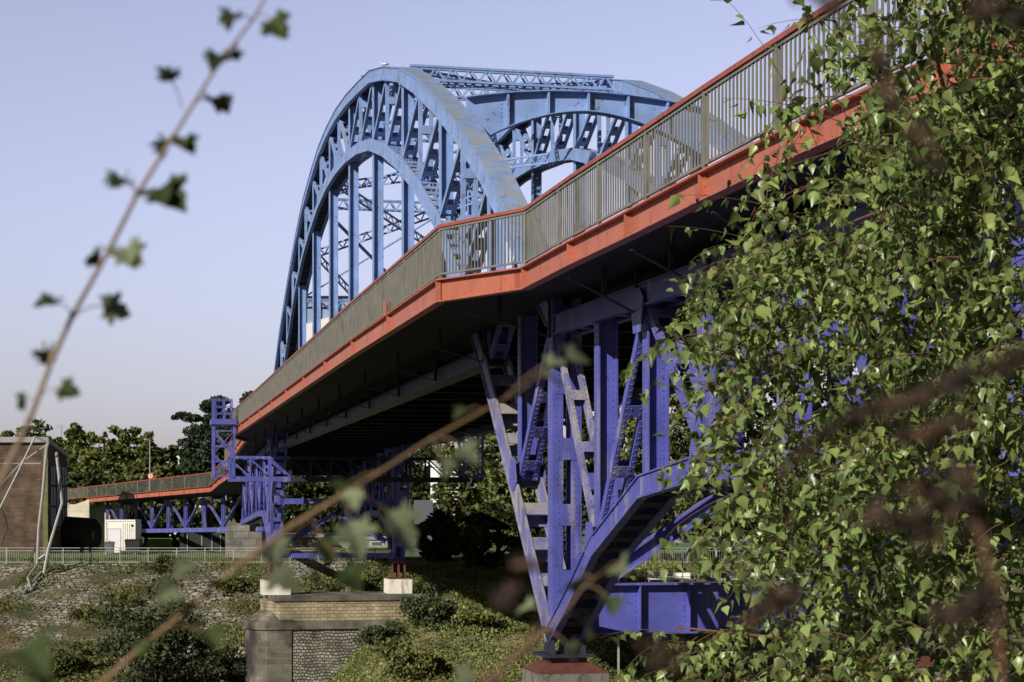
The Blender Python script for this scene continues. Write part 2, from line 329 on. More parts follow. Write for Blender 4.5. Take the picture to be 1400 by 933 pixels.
for plane, w0 in (('near', 0.0), ('far', -WID)):
    rv = plane == 'near'
    pt = lambda k, z: B(k, w0, z)
    # top chord: above the deck, polygon at the panel points
    ks = [.02,.25,.5]+[k for k in half if .5 < k < 10.4]+[10.4,10.75]
    mb = MB(); ub = MB(); chord(mb, [pt(k, interp(TOP, k)-.2) for k in ks], .25, .2, True, .42, .22, riv=1 if rv else 0, under=ub); kid(mb, 'top_chord', M['sky_steel'], bridge); kid(ub, 'chord_underside', M['shade_blue'], bridge)
    mb = MB(); chord(mb, [pt(k, interp(LOW, k)) for k in [1.42]+[k for k in half if 1.5 <= k <= 5]], .25, .2, False, .6, .26, riv=0); ub = MB(); chord(mb, [pt(k, interp(LOW, k)) for k in [k for k in half if 5 <= k <= 9.5]+[9.72]], .25, .2, True, .6, .5, riv=0, over=.03, under=ub); kid(mb, 'bottom_chord', M['sky_steel'], bridge); kid(ub, 'chord_underside', M['shade_blue'], bridge)
    mb = MB(); chord(mb, [pt(k, interp(LOW, k)) for k in (0,.5,1.0,1.42)], .28, .2, False, 1.05, .36, riv=1 if rv else 0, bplate=True); kid(mb, 'bottom_chord', M['violet_worn'], bridge)
    mb = MB(); chord(mb, [pt(k, interp(LOW, k)) for k in (9.72,10.1,10.4)], .28, .2, False, 1.05, .36); kid(mb, 'bottom_chord', M['violet'], bridge)
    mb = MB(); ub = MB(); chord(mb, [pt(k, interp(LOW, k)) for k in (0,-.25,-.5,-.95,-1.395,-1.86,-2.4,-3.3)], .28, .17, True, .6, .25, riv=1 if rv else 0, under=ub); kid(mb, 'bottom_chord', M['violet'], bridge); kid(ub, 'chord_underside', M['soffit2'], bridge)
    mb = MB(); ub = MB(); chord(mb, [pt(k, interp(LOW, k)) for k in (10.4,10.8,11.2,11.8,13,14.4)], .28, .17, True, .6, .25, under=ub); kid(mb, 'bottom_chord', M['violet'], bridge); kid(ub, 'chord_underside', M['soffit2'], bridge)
    # horizontal chord of the side spans under the deck and the tie beam of the main span
    mb = MB(); chord(mb, [pt(-3.3,3.1), pt(-1.5,3.42), pt(0,3.62)], .22, .17, True, .9, .3); kid(mb, 'side_span_top_chord', M['violet'], bridge)
    mb = MB(); chord(mb, [pt(10.4,3.8), pt(12,3.45), pt(14.4,2.9)], .22, .17, True, .9, .3); kid(mb, 'side_span_top_chord', M['violet'], bridge)
    mb = MB()
    mb.beam(pt(1.05,3.62), pt(9.85,3.62), cdir*.2, UP*.16); 
    for zz in (3.46, 3.79): mb.beam(pt(1.05,zz), pt(9.85,zz), cdir*.26, UP*.012)
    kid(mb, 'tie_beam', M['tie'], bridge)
    # hangers (below the bottom chord) and web posts
    for k in range(2, 10):
        zl, zt = interp(LOW, k), interp(TOP, k)
        mb = MB(); hpost(mb, pt(k, 4.32), pt(k, zl-.15), .16, .14); kid(mb, 'hanger', M['sky_steel'], bridge)
        mb = MB(); hpost(mb, pt(k, zl+.15), pt(k, zt-.4), .16, .14); kid(mb, 'web_post', M['sky_steel'], bridge)
    for k in half:
        if k in (0, 10.4): continue
        zl, zt = interp(LOW, k), interp(TOP, k)
        if k != int(k) and k > 1:
            mb = MB(); batt(mb, pt(k, zl+.15), pt(k, zt-.4), .19, .07, .07, 1.15, .24, first=.15); kid(mb, 'web_post', M['sky_steel'], bridge)
    for k in (.5, 1, 1.0001 if False else 10):
        zl, zt = interp(LOW, k), interp(TOP, k)
        mid = 4.4
        if zl < mid:
            mb = MB(); (hpost if k in (.5,) else hpost)(mb, pt(k, zl+.1), pt(k, mid), .17, .14, riv=rv and k == .5); kid(mb, 'web_post', M['violet'], bridge)
            mb = MB(); hpost(mb, pt(k, mid), pt(k, zt-.4), .17, .14); kid(mb, 'web_post', M['sky_steel'], bridge)
    # diagonals of the arch web
    for a, b in zip(half, half[1:]):
        if a < .5 and a > -1: 
            mb = MB(); batt(mb, pt(.5, interp(LOW,.5)+.15), pt(.05, 3.7), .17, .05, .09, .95, .28, riv=rv, thick=.035); kid(mb, 'web_diagonal', M['violet'], bridge); continue
        if b <= 5.01: p, q = pt(b-.03, interp(LOW,b)+.12), pt(a+.04, interp(TOP,a)-.42)
        else: p, q = pt(a+.03, interp(LOW,a)+.12), pt(b-.04, interp(TOP,b)-.42)
        z0 = min(p.z, q.z)+.0
        mb = MB(); batt(mb, p, q, .165, .035, .08, .85, .26, thick=.03); kid(mb, 'web_diagonal', M['sky_steel'] if z0 > 4.3 else M['violet'], bridge)
    # main pier posts
    for kk, zb in ((0, -2.3), (KF, -2.8)):
        mb = MB(); batt(mb, pt(kk, zb), pt(kk, 4.3), .27, .17, .2, 1.28, .42, riv=rv and kk == 0, first=.75); kid(mb, 'pier_post', M['violet'], bridge)
    mb = MB(); hpost(mb, pt(KF-.0, 3.9), pt(KF, interp(TOP,KF)-.4), .17, .14); kid(mb, 'web_post', M['sky_steel'], bridge)
    # side span webs
    def side(nodes, first, zt, mirror):
        prev = first
        for i, k in enumerate(nodes):
            zl = interp(LOW, k); mb = MB()
            if i == 2 and not mirror: batt(mb, pt(k, zl+.1), pt(k, zt(k)), .24, .15, .16, 1.2, .4, riv=rv, first=.5)
            else: hpost(mb, pt(k, zl+.1), pt(k, zt(k)), .165 if not mirror else .14, .15, riv=rv and not mirror)
            kid(mb, 'side_span_post', M['violet'], bridge)
            mb = MB()
            if i % 2 == 0: p, q = pt(prev, zt(prev)-.1), pt(k, zl+.15)
            else: p, q = pt(prev, interp(LOW, prev)+.15), pt(k, zt(k)-.1)
            batt(mb, p, q, .17, .03, .085, 1.25, .24, riv=rv and not mirror, thick=.03); kid(mb, 'side_span_diagonal', M['violet'] if i else M['violet_worn'], bridge)
            prev = k
    side(list(reversed(SPAN)), 0, lambda k: 3.6+k*.13, False)
    side(FSPAN, KF, lambda k: 3.75-(k-10.4)*.21, True)
    # gussets
    for k in (-.467,-.93,-1.395,-1.86,.5):
        if k in (-.467,.5,-1.395): gusset(pt(k, interp(LOW,k)+.22), .34, .34, rv)
        else: gusset(pt(k, 3.25), .36, -.36, False)
    # bearings
    mb = MB()
    c = pt(0, -2.45)
    for s in (-1, 0, 1): mb.hexa([c+cdir*(s*.3-.03)+bdir*a+UP*z for a, z in ((-.42,-.32),(-.2,.1))]+[c+cdir*(s*.3+.03)+bdir*a+UP*z for a, z in ((-.2,.1),(-.42,-.32))][::1] + [c+cdir*(s*.3-.03)+bdir*a+UP*z for a, z in ((.42,-.32),(.2,.1))]+[c+cdir*(s*.3+.03)+bdir*a+UP*z for a, z in ((.2,.1),(.42,-.32))])
    mb.beam(c+UP*.12, c+UP*.2, cdir*.42, bdir*.36); mb.beam(c-UP*.36, c-UP*.30, cdir*.5, bdir*.5)
    kid(mb, 'bearing', M['soffit2'], bridge)
    mb = MB(); c = pt(KF, -3.0)
    for s in (-1, 0, 1): mb.hexa([c+cdir*(s*.36-.04)+bdir*(-.5)-UP*.8, c+cdir*(s*.36-.04)+bdir*(-.2)+UP*.12, c+cdir*(s*.36+.04)+bdir*(-.2)+UP*.12, c+cdir*(s*.36+.04)+bdir*(-.5)-UP*.8, c+cdir*(s*.36-.04)+bdir*.5-UP*.8, c+cdir*(s*.36-.04)+bdir*.2+UP*.12, c+cdir*(s*.36+.04)+bdir*.2+UP*.12, c+cdir*(s*.36+.04)+bdir*.5-UP*.8])
    mb.beam(c+UP*.13, c+UP*.24, cdir*.46, bdir*.4); mb.beam(c-UP*.86, c-UP*.8, cdir*.6, bdir*.6); mb.beam(c-UP*.5+bdir*.05, c+UP*.1+bdir*.05, cdir*.38, bdir*.05)
    kid(mb, 'bearing', M['dark_red'], bridge)
# cross frames at the piers: plate girder and inverted V
for kk, dz in ((0, 0), (KF, -.35)):
    mb = MB(); z0, z1 = -2.38+dz, -1.42+dz
    w1, w2 = -.42, -WID+.42
    mb.beam(B(kk,w1,(z0+z1)/2), B(kk,w2,(z0+z1)/2), bdir*.02, UP*(z1-z0)/2)
    for zz in (z0, z1): mb.beam(B(kk,w1,zz), B(kk,w2,zz), bdir*.22, UP*.018)
    for i in range(7):
        w = w1+(w2-w1)*i/6*.98-.05; 
        for s in (-1, 1): mb.beam(B(kk,w,z0+.02)+bdir*s*.11, B(kk,w,z1-.02)+bdir*s*.11, cdir*.012, bdir*.088)
        if kk == 0: rivline(mb, B(kk,w-.06,z0+.05)-bdir*.021, B(kk,w-.06,z1-.05)-bdir*.021, -bdir, .1)
        if kk == 0: rivline(mb, B(kk,w+.06,z0+.05)-bdir*.021, B(kk,w+.06,z1-.05)-bdir*.021, -bdir, .1)
    if kk == 0: rivline(mb, B(kk,w1,z1-.07)-bdir*.021, B(kk,w2,z1-.07)-bdir*.021, -bdir, .12)
    if kk == 0:
        kid(mb, 'cross_girder', M['violet'], bridge)
    else:
        mb = MB(); mb.beam(B(kk,0,-2.5), B(kk,-WID,-2.5), bdir*.15, UP*.13); kid(mb, 'cross_girder', M['violet'], bridge)
    for s, wa in ((1, -.7), (-1, -WID+.7)):
        mb = MB(); p = B(kk, wa, z1+.05); q = B(kk, -WID/2+s*.12, .42 if kk == 0 else -.1)
        t = (q-p).normalized(); n = t.cross(bdir).normalized()
        for e in (-1, 1): mb.beam(p+n*e*.14, q+n*e*.14, n*.012, bdir*.16)
        mb.beam(p, q, n*.128, bdir*.012); kid(mb, 'cross_brace', M['violet'], bridge)
    mb = MB(); mb.beam(B(kk,-.3,.6), B(kk,-WID+.3,.6), bdir*.16, UP*.16); kid(mb, 'cross_girder', M['violet'], bridge)
# portal plate girder with arched underside
kp = 1.78; zt = 10.98; mb = MB(); n = 24; wA, wB = -.27, -WID+.27
def ztop(t): return zt+.05-.30*(2*t-1)**2
def arch_under(t): return ztop(t)-.47-.8*abs(2*t-1)**1.8
for i in range(n):
    t0, t1 = i/n, (i+1)/n
    a, b = B(kp, wA+(wB-wA)*t0, 0), B(kp, wA+(wB-wA)*t1, 0)
    za, zb = arch_under(t0), arch_under(t1); Za, Zb = ztop(t0), ztop(t1)
    d = bdir*.012
    mb.hexa([a-d+UP*za, b-d+UP*zb, b+d+UP*zb, a+d+UP*za, a-d+UP*Za, b-d+UP*Zb, b+d+UP*Zb, a+d+UP*Za])
    d = bdir*.2
    mb.hexa([a-d+UP*(Za+.001), b-d+UP*(Zb+.001), b+d+UP*(Zb+.001), a+d+UP*(Za+.001), a-d+UP*(Za+.035), b-d+UP*(Zb+.035), b+d+UP*(Zb+.035), a+d+UP*(Za+.035)])
    d = bdir*.17
    mb.hexa([a-d+UP*(za-.03), b-d+UP*(zb-.03), b+d+UP*(zb-.03), a+d+UP*(za-.03), a-d+UP*(za-.001), b-d+UP*(zb-.001), b+d+UP*(zb-.001), a+d+UP*(za-.001)])
for i in range(1, 6):
    w = wA+(wB-wA)*i/6; z0 = arch_under(i/6)
    mb.beam(B(kp,w,z0)-bdir*.09, B(kp,w,ztop(i/6)-.002)-bdir*.09, cdir*.03, bdir*.075)
    for s in ((-1,1) if i in (1,3,5) else ()):
        rivline(mb, B(kp,w+s*.16,z0+.08)-bdir*.013, B(kp,w+s*.16,ztop(i/6)-.08)-bdir*.013, -bdir, .11, .022)
kid(mb, 'portal_girder', M['sky_steel'], bridge)
# lattice wind bracing
def lattice(p, q, h, wd=.05, nrm=None, panels=None, name='wind_brace', m=None, twin=None):
    p, q = Vector(p), Vector(q); t = (q-p).normalized(); up = nrm or UP; up = (up - t*up.dot(t)).normalized(); s = t.cross(up)
    L = (q-p).length; n = panels or max(3, int(L/(h*1.25))); mb = MB()
    offs = (0,) if not twin else (-twin, twin)
    for o in offs:
        for e in (-1, 1): mb.beam(p+up*e*h/2+s*o, q+up*e*h/2+s*o, up*.035, s*wd)
        for i in range(n):
            a = p+t*(L*i/n); c = p+t*(L*(i+.5)/n); b = p+t*(L*(i+1)/n)
            mb.beam(a-up*h/2+s*o, c+up*h/2+s*o, t*.03, s*.02); mb.beam(c+up*h/2+s*o, b-up*h/2+s*o, t*.03, s*.02)
    return kid(mb, name, m or M['sky_steel'], bridge)
for k in (3.2, 4.5, 6, 7.5, 9):
    lattice(B(k,-.25,interp(TOP,k)-.15), B(k,-WID+.25,interp(TOP,k)-.15), .42, twin=.15, name='cross_strut')
for a, b in ((3.2,4.5),(4.5,6),(6,7.5),(7.5,9)):
    for s in (0, 1):
        wa, wb = (-.3, -WID+.3) if s else (-WID+.3, -.3)
        lattice(B(a,wa,interp(TOP,a)-.1+.05*s), B(b,wb,interp(TOP,b)-.1+.05*s), .26, .03, nrm=bdir)
for a, b in ((4.5,6),(6,7.5),(7.5,9)):
    for s in (0, 1):
        wa, wb = (-.3, -WID+.3) if s else (-WID+.3, -.3)
        lattice(B(a,wa,interp(LOW,a)-.05), B(b,wb,interp(LOW,b)-.05-.06*s), .32, .03, nrm=UP, panels=18)
for k in ():
    lattice(B(k,-.25,interp(LOW,k)), B(k,-WID+.25,interp(LOW,k)), .3, .03, name='cross_strut')
# ---- deck
def fz(k):                                       # fascia top height
    return interp([(-3.6,3.78),(-3.2,3.86),(-2.84,3.96),(-2.43,4.06),(-1.94,4.13),(-1.46,4.18),(-1,4.25),(-.49,4.29),(0,4.46),(2,4.55),(8,4.58),(10.3,4.6),(11.2,4.4),(14.6,3.3)], k)
def fw(k): return interp([(-3.6,1.5),(-.49,1.5),(0,2.46),(10.3,2.46),(10.75,1.5),(14.6,1.4)], k)
KS = [-3.5,-3,-2.5,-2,-1.5,-1,-.49,0]+[i*.5 for i in range(1,21)]+[10.3,10.75,11,11.5,12,12.5,13,13.5,14,14.5]
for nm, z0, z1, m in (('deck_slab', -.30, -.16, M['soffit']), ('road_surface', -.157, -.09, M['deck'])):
    mb = MB()
    for a, b in zip(KS, KS[1:]):
        ins = .06
        pa, pb = B(a, fw(a)-ins, fz(a)), B(b, fw(b)-ins, fz(b)); qa, qb = B(a, -WID-fw(a)+ins, fz(a)), B(b, -WID-fw(b)+ins, fz(b))
        mb.hexa([pa+UP*z0, qa+UP*z0, qb+UP*z0, pb+UP*z0, pa+UP*z1, qa+UP*z1, qb+UP*z1, pb+UP*z1])
    kid(mb, nm, m, bridge)
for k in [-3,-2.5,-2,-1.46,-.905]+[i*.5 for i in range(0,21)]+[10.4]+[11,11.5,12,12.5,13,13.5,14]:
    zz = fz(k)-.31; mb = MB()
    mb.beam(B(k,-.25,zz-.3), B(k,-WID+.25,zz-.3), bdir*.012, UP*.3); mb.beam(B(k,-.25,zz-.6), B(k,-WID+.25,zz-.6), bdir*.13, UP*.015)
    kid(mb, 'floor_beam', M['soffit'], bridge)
    if k == int(k) or k < 0:
      for s, w0 in ((1, 0), (-1, -WID)):
        mb = MB()
        w1 = w0+s*(fw(k)-.08); wi = w0+s*.22; d = bdir*.012
        if abs(w1-wi) < .3: continue
        P = [(wi, zz-.75), (w1, zz-.16), (w1, zz), (wi, zz)]
        for fr in (.03, .5): mb.beam(B(k,wi+(w1-wi)*fr,zz-.75+.59*fr+.01), B(k,wi+(w1-wi)*fr,zz-.002), cdir*.04, bdir*.03)
        d = bdir*.06; P = [(wi, zz-.77), (w1, zz-.18), (w1, zz-.16), (wi, zz-.75)]
        mb.hexa([B(k,w,z)-d for w, z in P]+[B(k,w,z)+d for w, z in P])
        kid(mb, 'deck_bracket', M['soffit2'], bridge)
for i in range(6):
    w = -.8-i*(WID-1.6)/5; mb = MB()
    for a, b in zip(KS, KS[1:]): mb.beam(B(a,w,fz(a)-.55), B(b,w,fz(b)-.55), cdir*.08, UP*.13)
    kid(mb, 'stringer', M['soffit'], bridge)
# fascia girder, railings on both edges
def fh(k): return interp([(-3.5,.31),(-.49,.37),(0,.42),(20,.42)], k)
def edge(sgn, base, detailed):
    fas = MB(); rail = MB()
    K2 = [k for k in KS]
    pts = [(B(k, base+sgn*fw(k), 0), fz(k), fh(k)) for k in K2]
    for (a, za, ha), (b, zb, hb_) in zip(pts, pts[1:]):
        t = (b-a).normalized(); nn = t.cross(UP).normalized()
        if nn.dot(cdir)*sgn > 0: nn = -nn          # outward
        ext = t*.015
        e_ = nn*.012
        fas.hexa([a-ext-e_+UP*(za-ha), b+ext-e_+UP*(zb-hb_), b+ext+e_+UP*(zb-hb_), a-ext+e_+UP*(za-ha), a-ext-e_+UP*(za-.01), b+ext-e_+UP*(zb-.01), b+ext+e_+UP*(zb-.01), a-ext+e_+UP*(za-.01)])
        fas.beam(a+UP*(za-.005)-ext, b+UP*(zb-.005)+ext, nn*.11, UP*.014)
        fas.beam(a+UP*(za-ha)-ext, b+UP*(zb-hb_)+ext, nn*.09, UP*.012)
        if detailed:
            if b.y < 60:
                rivline(fas, a+nn*.012+UP*(za-.07), b+nn*.012+UP*(zb-.07), nn, .2, .014)
                rivline(fas, a+nn*.012+UP*(za-ha+.06), b+nn*.012+UP*(zb-hb_+.06), nn, .2, .014)
        rail.beam(a+UP*(za+1.03)-ext, b+UP*(zb+1.03)+ext, nn*.045, UP*.03)
    for k in ([-3,-2.5,-2,-1.5,-1,-.5]+list(range(0,11))+[11,12,13,14]):
        a = B(k, base+sgn*(fw(k)+.0), fz(k)); o = -cdir*sgn
        if k == 0 and detailed:
            pass
        fas.beam(a+o*.055-UP*(fh(k)-.02), a+o*.055-UP*.02, o*.042, bdir*.012); fas.beam(a+o*.02-UP*(fh(k)-.02), a+o*.02-UP*.02, o*.008, bdir*.09)
        if detailed and a.y < 80:
            for s in (-1, 1): rivline(fas, a+o*.03+bdir*s*.055-UP*(fh(k)-.03), a+o*.03+bdir*s*.055-UP*.03, o, .075, .018)
    kid(fas, 'fascia_girder', M['red'], bridge); kid(rail, 'handrail', M['rail_red'], bridge)
    segs = []
    segs.append((-3.5, -.49, 8)); segs.append((-.49, 0, 1)); segs.append((0, 10.3, 30)); segs.append((10.75, 14.5, 10))
    for k0, k1, n in segs:
        for i in range(n):
            a, b = k0+(k1-k0)*i/n, k0+(k1-k0)*(i+1)/n
            pa = B(a, base+sgn*fw(a), fz(a)+.02); pb = B(b, base+sgn*fw(b), fz(b)+.02)
            t = (pb-pa); L = t.length; t.normalize(); nn = t.cross(UP).normalized(); mb = MB()
            mb.beam(pa, pa+UP*.985, t*.02, nn*.03)
            mb.beam(pa+UP*.09, pb+UP*.09, nn*.02, UP*.018); mb.beam(pa+UP*.95, pb+UP*.95, nn*.02, UP*.018)
            nb = int(L/(.125 if detailed else .25))
            for j in range(1, nb):
                c = pa+(pb-pa)*(j/nb); mb.beam(c+UP*.108, c+UP*.932, t*.011, nn*.011)
            kid(mb, 'railing_panel', M['bar'], bridge)
edge(1, 0, True); edge(-1, -WID, False)
# small red stub bracket rising in front of the railing
mb = MB(); c = B(1.03, 2.46, fz(1.03))
for s in (-1, 1): mb.beam(c-cdir*.1+bdir*s*.12, c-cdir*.1+bdir*s*.2+UP*.34, cdir*.012, bdir*.05)
kid(mb, 'stub_bracket', M['red'], bridge)
# pale service pipes under the side span
mb = MB(); mb.tube([B(-.2,-2.4,2.9), B(-3.2,-2.4,2.9)], .09, 10); mb.tube([B(.2,-3.0,3.05), B(-3.2,-3.0,3.05)], .06, 8); kid(mb, 'service_pipe', M['grey_metal'], bridge)
# ------------------------------------------------------------------ piers
def Lx(k, w): p = B(k, w, 0); return p.x, p.y
pier = empty('stone_pier', B(KF,-3.4,-11), 'tall masonry river pier with beige stone band and dark rounded end', 'bridge pier')
def prism(mb, pts, z0, z1):
    b = len(mb.v); n = len(pts); mb.v += [Vector((p[0],p[1],z0)) for p in pts]+[Vector((p[0],p[1],z1)) for p in pts]
    mb.f.append(tuple(b+i for i in reversed(range(n)))); mb.f.append(tuple(b+n+i for i in range(n)))
    for i in range(n): mb.f.append((b+i, b+(i+1)%n, b+n+(i+1)%n, b+n+i))
def footprint(wl, wr, hb, nose):                 # plan of the pier: long sides and a rounded nose on the left
    c = [(wr,-hb),(wr,hb)]
    P = [B(KF,wr,0)+bdir*hb, B(KF,wl,0)+bdir*hb]
    for i in range(1, 8):
        a = math.pi*i/8; P.append(B(KF,wl+nose*math.sin(a),0)+bdir*hb*math.cos(a))
    P += [B(KF,wl,0)-bdir*hb, B(KF,wr,0)-bdir*hb]
    return [(p.x,p.y) for p in P]
hb = 2.3
mb = MB(); prism(mb, footprint(.25,-WID-1.2,hb+.12,.25), -4.98, -4.7); kid(mb, 'coping', M['ashlar'], pier)
mb = MB(); prism(mb, footprint(-.05,-WID-1.1,hb,.9), -6.1, -4.982); kid(mb, 'beige_band', M['beige_stone'], pier)
mb = MB(); prism(mb, footprint(.75,-WID-1.3,hb+.25,1.1), -6.55, -6.102); kid(mb, 'ledge', M['ashlar'], pier)
mb = MB(); prism(mb, footprint(-.6,-WID-1.2,hb+.08,.1), -11, -6.552); kid(mb, 'rubble_core', M['rubble'], pier)
mb = MB()
def nose_pts(hbx, nose, w0): 
    P = [B(KF,w0-1.35,0)+bdir*hbx]
    for i in range(0, 9):
        a = math.pi*i/8; P.append(B(KF,w0+nose*math.sin(a),0)+bdir*hbx*math.cos(a))
    P.append(B(KF,w0-1.35,0)-bdir*hbx); return [(p.x,p.y) for p in P]
prism(mb, nose_pts(hb+.16, 1.05, .65), -11, -6.553); kid(mb, 'cutwater', M['ashlar'], pier)
mb = MB(); P0 = nose_pts(hb+.05, .95, .6); P1 = nose_pts(hb-.5, .1, -.1); b = 0
mb.v = [Vector((x,y,-6.101)) for x,y in P0]+[Vector((x,y,-4.984)) for x,y in P1]; n = len(P0)
mb.f = [tuple(reversed(range(n))), tuple(range(n,2*n))]+[(i,(i+1)%n,n+(i+1)%n,n+i) for i in range(n)]
kid(mb, 'sloped_cap', M['ashlar'], pier)
for lab, w0, hh, ww in (('white stained concrete block under the left red bearing of the far pier', 0, .9, .8), ('white concrete block half in shade under the right far bearing', -WID, .8, .7)):
    mb = MB(); c = B(KF, w0, 0)
    p = [(c+cdir*a*ww+bdir*d*.85) for a, d in ((-1,-1),(1,-1),(1,1),(-1,1))]
    prism(mb, [(q.x,q.y) for q in p], -4.695, -3.87)
    tag(mb.build('bearing_block', M['white_block']), lab, 'bearing block', 'white bearing blocks on the stone pier')
# near pedestals
for lab, w0 in (('square grey stone pedestal with red sloping cap under the near violet pier leg', 0), ('grey stone pedestal behind the birch leaves under the right pier leg', -WID)):
    c = B(0, w0, 0); e = empty('pier_pedestal', (c.x, c.y, -9), lab, 'pedestal', 'near pier pedestals')
    def sq(h): return [((c+cdir*a*h+bdir*d*h).x, (c+cdir*a*h+bdir*d*h).y) for a, d in ((-1,-1),(1,-1),(1,1),(-1,1))]
    mb = MB(); prism(mb, sq(.62), -9, -3.45); prism(mb, sq(.7), -3.448, -3.1); prism(mb, sq(1.1), -9, -5.5); kid(mb, 'shaft', M['pedestal'], e)
    mb = MB(); A, A2 = sq(.70), sq(.42); mb.v = [Vector((x,y,-3.098)) for x,y in A]+[Vector((x,y,-2.92)) for x,y in A2]
    mb.f = [(3,2,1,0),(4,5,6,7)]+[(i,(i+1)%4,4+(i+1)%4,4+i) for i in range(4)]
    prism(mb, sq(.36), -2.918, -2.82); kid(mb, 'cap', M['dark_red'], e)
# ------------------------------------------------------------------ inspection gantry
g = empty('inspection_gantry', B(9.6,3,1.5), 'violet steel inspection gantry with caged ladder tower hanging beside the far pier', 'gantry')
gk0, gk1 = 9.45, 9.65
def Gp(k, w, z): return B(k, w, z)
def bar(mb, p, q, r=.035): 
    t = (Vector(q)-Vector(p)).normalized(); a = t.cross(bdir if abs(t.dot(bdir)) < .9 else UP).normalized(); b = t.cross(a); mb.beam(p, q, a*r, b*r)
for sidei, (wa, wb) in enumerate(((2.7, 3.75), (-WID-3.75, -WID-2.7))):
    mb = MB()
    for k in (gk0, gk1):
        for w in (wa, wb): bar(mb, Gp(k,w,1.75), Gp(k,w,4.7), .06)
        for z in (1.9, 2.7, 3.5, 4.3): bar(mb, Gp(k,wa,z), Gp(k,wb,z), .035)
        for z0 in (1.9, 3.1): bar(mb, Gp(k,wa,z0), Gp(k,wb,z0+1.2)); bar(mb, Gp(k,wb,z0), Gp(k,wa,z0+1.2), .02)
    for w in (wa, wb):
        for z in (1.9, 2.7, 3.5, 4.3): bar(mb, Gp(gk0,w,z), Gp(gk1,w,z), .03)
    kid(mb, 'lattice_tower', M['violet'], g)
    mb = MB(); mb.beam(Gp(9.55,wa-.15,4.78), Gp(9.55,wb+.15,4.78), bdir*.85, UP*.14); kid(mb, 'platform', M['violet'], g)
    mb = MB()
    for w in (wa+.1, wa+.5, wb-.05):
        for k in (gk0, gk1): bar(mb, Gp(k,w,4.92), Gp(k,w,6.0), .03)
    for z in (5.25, 5.6, 5.98):
        bar(mb, Gp(gk0,wa+.1,z), Gp(gk0,wb,z), .02); bar(mb, Gp(gk1,wa+.1,z), Gp(gk1,wb,z), .02)
        for w in (wa+.1, wb-.05): bar(mb, Gp(gk0,w,z), Gp(gk1,w,z), .02)
    mb.beam(Gp(gk0,wb,4.92), Gp(gk0,wb,6.0), cdir*.12, bdir*.03)
    kid(mb, 'ladder_cage', M['violet'], g)
for W0, W1, n, m in ((2.95, -.3, 3, M['violet']), (-.302, -WID-2.9, 9, M['soffit2'])):  # outer end in violet, stretch under the deck painted dark as its shade
    mb = MB()
    for k in (gk0, gk1):
        mb.beam(Gp(k,W0,1.75), Gp(k,W1,1.75), bdir*.06, UP*.13); mb.beam(Gp(k,W0,2.9), Gp(k,W1,2.9), bdir*.05, UP*.07)
        for i in range(n):
            a, b = W0+(W1-W0)*(i+.02)/n, W0+(W1-W0)*(i+1)/n
            bar(mb, Gp(k,a,1.88), Gp(k,a,2.83), .045); bar(mb, Gp(k,a,2.83), Gp(k,b,1.88), .035)
    mb.beam(Gp(9.55,W0,1.66), Gp(9.55,W1,1.66), bdir*.5, UP*.02)
    kid(mb, 'under_deck_walkway', m, g)
# ------------------------------------------------------------------ approach bridge on the left
apb = empty('approach_bridge', at(220,720,152), 'low approach bridge with red edge and violet truss running left to the abutment', 'bridge')
AP = [at(322,640,122), at(300,655,128), at(289,665,136), at(120,681,168)]
ins = Vector((.4,1,0)).normalized()
mb = MB()
for a, b in zip(AP, AP[1:]):
    A2, B2 = a+ins*7, b+ins*7
    mb.hexa([a-UP*.45, b-UP*.45, B2-UP*.45, A2-UP*.45, a-UP*.1, b-UP*.1, B2-UP*.1, A2-UP*.1])
kid(mb, 'deck_slab', M['soffit'], apb)
mb = MB(); r = MB(); r2 = MB()
for a, b in zip(AP, AP[1:]):
    t = (b-a).normalized(); nn = t.cross(UP).normalized(); nn = nn if nn.y < 0 else -nn
    mb.beam(a+nn*.03-UP*.22, b+nn*.03-UP*.22, nn*.02, UP*.21); mb.beam(a+nn*.1-UP*.0, b+nn*.1-UP*.0, nn*.12, UP*.015)
    L = (b-a).length; n = max(1, int(L/3.1))
    for i in range(n+1): c = a+(b-a)*i/n; mb.beam(c+nn*.09-UP*.42, c+nn*.09-UP*.02, nn*.04, t*.05)
    r.beam(a+UP*1.05, b+UP*1.05, nn*.04, UP*.035)
    for i in range(n+1): c = a+(b-a)*i/n; r2 = MB(); r2.beam(c, c+UP*1.01, nn*.035, t*.03); kid(r2, 'railing_post', M['bar'], apb)
kid(mb, 'fascia_girder', M['red'], apb); kid(r, 'handrail', M['rail_red'], apb)
mb = MB()
for a, b in zip(AP, AP[1:]):
    t = (b-a).normalized(); L = (b-a).length; n = int(L/.24)
    for i in range(n): c = a+(b-a)*i/n; mb.beam(c+UP*.05, c+UP*1.0, t*.035, ins*.015)
kid(mb, 'railing_bars', M['bar'], apb)
# extension railing to the left over the abutment
p0, p1 = at(326,724,134)+ins*.8, at(140,727,166)+ins*.8
def apl(x):                                      # point on the truss line by fraction
    return p0+(p1-p0)*x
mb = MB(); t = (p1-p0).normalized(); nn = Vector((-t.y, t.x, 0))
mb.beam(p0, p1, nn*.2, UP*.17); kid(mb, 'bottom_chord', M['violet'], apb)
nP = 4; H = 2.15
for i in range(nP*2+1):
    x = i/(nP*2); c = apl(x); mb = MB()
    for s in (-1, 1): mb.beam(c+t*s*.22+UP*.17, c+t*s*.22+UP*(H+x*.3+.35), t*.045, nn*.08)
    kid(mb, 'truss_post', M['violet'], apb)
    if i % 2 == 1:
        for s in (-1, 1):
            mb = MB(); q = apl(x+s*.85/(nP*2))+UP*(H+.3); p = c+UP*.2
            mb.beam(p, q, t*.09, nn*.1); kid(mb, 'truss_diagonal', M['violet'], apb)
